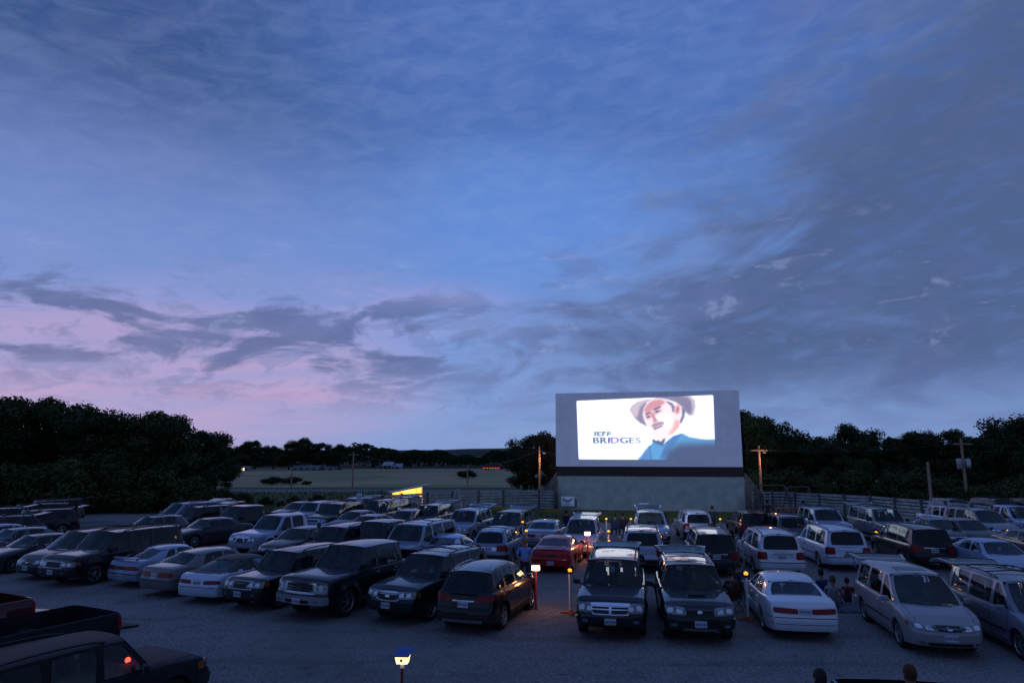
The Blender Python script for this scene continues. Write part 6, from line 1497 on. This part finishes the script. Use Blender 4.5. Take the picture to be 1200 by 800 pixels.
pp('stand', 615, 692, 5, (.12, .36, .90), (.03, .03, .04), (.22, .15, .10), 'person in a bright blue shirt standing with hands together by the glaring lamp', bare_arm=True, s=1.06)
# seated pairs in folding chairs
def seated(u, v, rz, shirt, pants, hair, lb, clb, ccol=None):
    x, y = G(u, v); camp_chair(x, y, rz, clb, ccol); person('sit', x, y - .02, -.035, rz, shirt, pants, hair, lb)
seated(858, 716, 200, (.05, .045, .06), (.03, .03, .035), (.03, .02, .015), 'person in dark clothes seated with back turned beside the hood-scoop SUV', 'dark folding chair left of the white marker post', (.05, .045, .03))
seated(866, 704, 190, (.03, .03, .04), (.03, .03, .03), (.05, .03, .02), 'second person in dark clothes seated nearer the white sedan', 'folding chair holding the second dark-clothed person')
pp('ground', 963, 702, 200, (.02, .06, .16), (.03, .03, .04), (.02, .015, .01), 'person in a dark blue top sitting on the ground right of the white sedan')
pp('ground', 978, 712, 150, (.30, .30, .32), (.20, .20, .22), (.12, .08, .05), 'person in pale grey sitting on the ground next to the one in blue')
pp('ground', 994, 706, 170, (.18, .03, .05), (.03, .05, .12), (.05, .03, .02), 'child in a red top sitting by the open silver minivan', s=.8)
q = MB(); x, y = G(980, 712); q.box((0, 0, .02), (2.2, 1.5, .03), bev=.01); link('picnic_blanket', q.mesh('picnic_blanket', mat('blanket', (.10, .11, .16), .95, noise=.5, nscale=3)), None, (x, y, .002), None, 'bluish picnic blanket spread on the gravel right of the white sedan', 'blanket')
seated(664, 621, 180, (.30, .02, .03), (.03, .03, .04), (.03, .02, .02), 'person in red seated behind the grey sedan near the winged notice', 'folding chair under the person in red')
seated(721, 627, 180, (.02, .03, .05), (.03, .03, .03), (.02, .02, .02), 'person in navy seated left of the marker posts near the grass', 'dark folding chair near the grass, left one of two')
seated(730, 626, 180, (.03, .02, .03), (.03, .03, .03), (.02, .01, .01), 'person in black seated with hair up between the marker posts', 'dark folding chair near the grass, right one of two', (.03, .01, .02))
pp('stand', 836, 627, 180, (.04, .05, .06), (.03, .04, .05), (.03, .02, .02), 'person in dark clothes standing right of the small white SUV')
pp('stand', 943, 617, 190, (.03, .06, .20), (.03, .03, .06), (.03, .02, .02), 'person in navy standing between the blue-grey and pale silver SUVs')
pp('walk', 901, 616, 190, (.10, .02, .05), (.03, .03, .05), (.03, .02, .02), 'person in dark red walking behind the maroon SUV')
pp('walk', 1053, 610, 200, (.40, .10, .03), (.05, .05, .07), (.05, .03, .02), 'child in an orange top standing before the right fence', s=.8)
pp('stand', 86, 627, 200, (.22, .16, .15), (.04, .04, .05), (.05, .03, .02), 'person in a pale top standing at a raised hatch at the far left')
pp('stand', 774, 626, 175, (.02, .05, .09), (.03, .03, .04), (.03, .02, .02), 'person in dark teal standing right of the pale open SUV below the screen')
pp('stand', 372, 656, 20, (.42, .30, .30), (.05, .05, .07), (.10, .06, .04), 'person in a pale pink shirt standing before the dark wagon-like SUV', s=.95)
pp('stand', 748, 697, 170, (.02, .02, .02), (.02, .02, .02), (.02, .02, .02), 'person in black standing between the two open dark SUVs', s=.95)
# in the beds at the lower edges
person('ground', -14.2, 18.2, .72, 215, (.30, .20, .22), (.05, .05, .06), (.16, .10, .07), 'person in a pinkish shirt sitting in the dark red pickup bed at the left edge')
person('ground', 4.75, 11.3, .62, 200, (.04, .03, .05), (.03, .03, .03), (.03, .02, .02), 'person with dark hair sitting in the black pickup bed, left one')
person('ground', 6.15, 11.3, .68, 190, (.35, .10, .03), (.03, .03, .03), (.10, .03, .015), 'person in an orange top sitting in the black pickup bed, right one')
# things on dashboards, lamps inside the corner SUV
# dim red lamp on the dashboard of the corner SUV
q = MB(); q.lathe([(.001, 0), (.04, .0), (.05, .04), (.03, .08), (.001, .09)], 'z', 12)
link('dashboard_light', q.mesh('dashboard_light', mat('red_glow', (.5, .05, .05), .4, emit=(1, .06, .04), estr=4)), None, (-7.2, 13.6, 1.08), None, 'small red light glowing inside the dark corner SUV', 'light')
print('objects', len(bpy.data.objects))
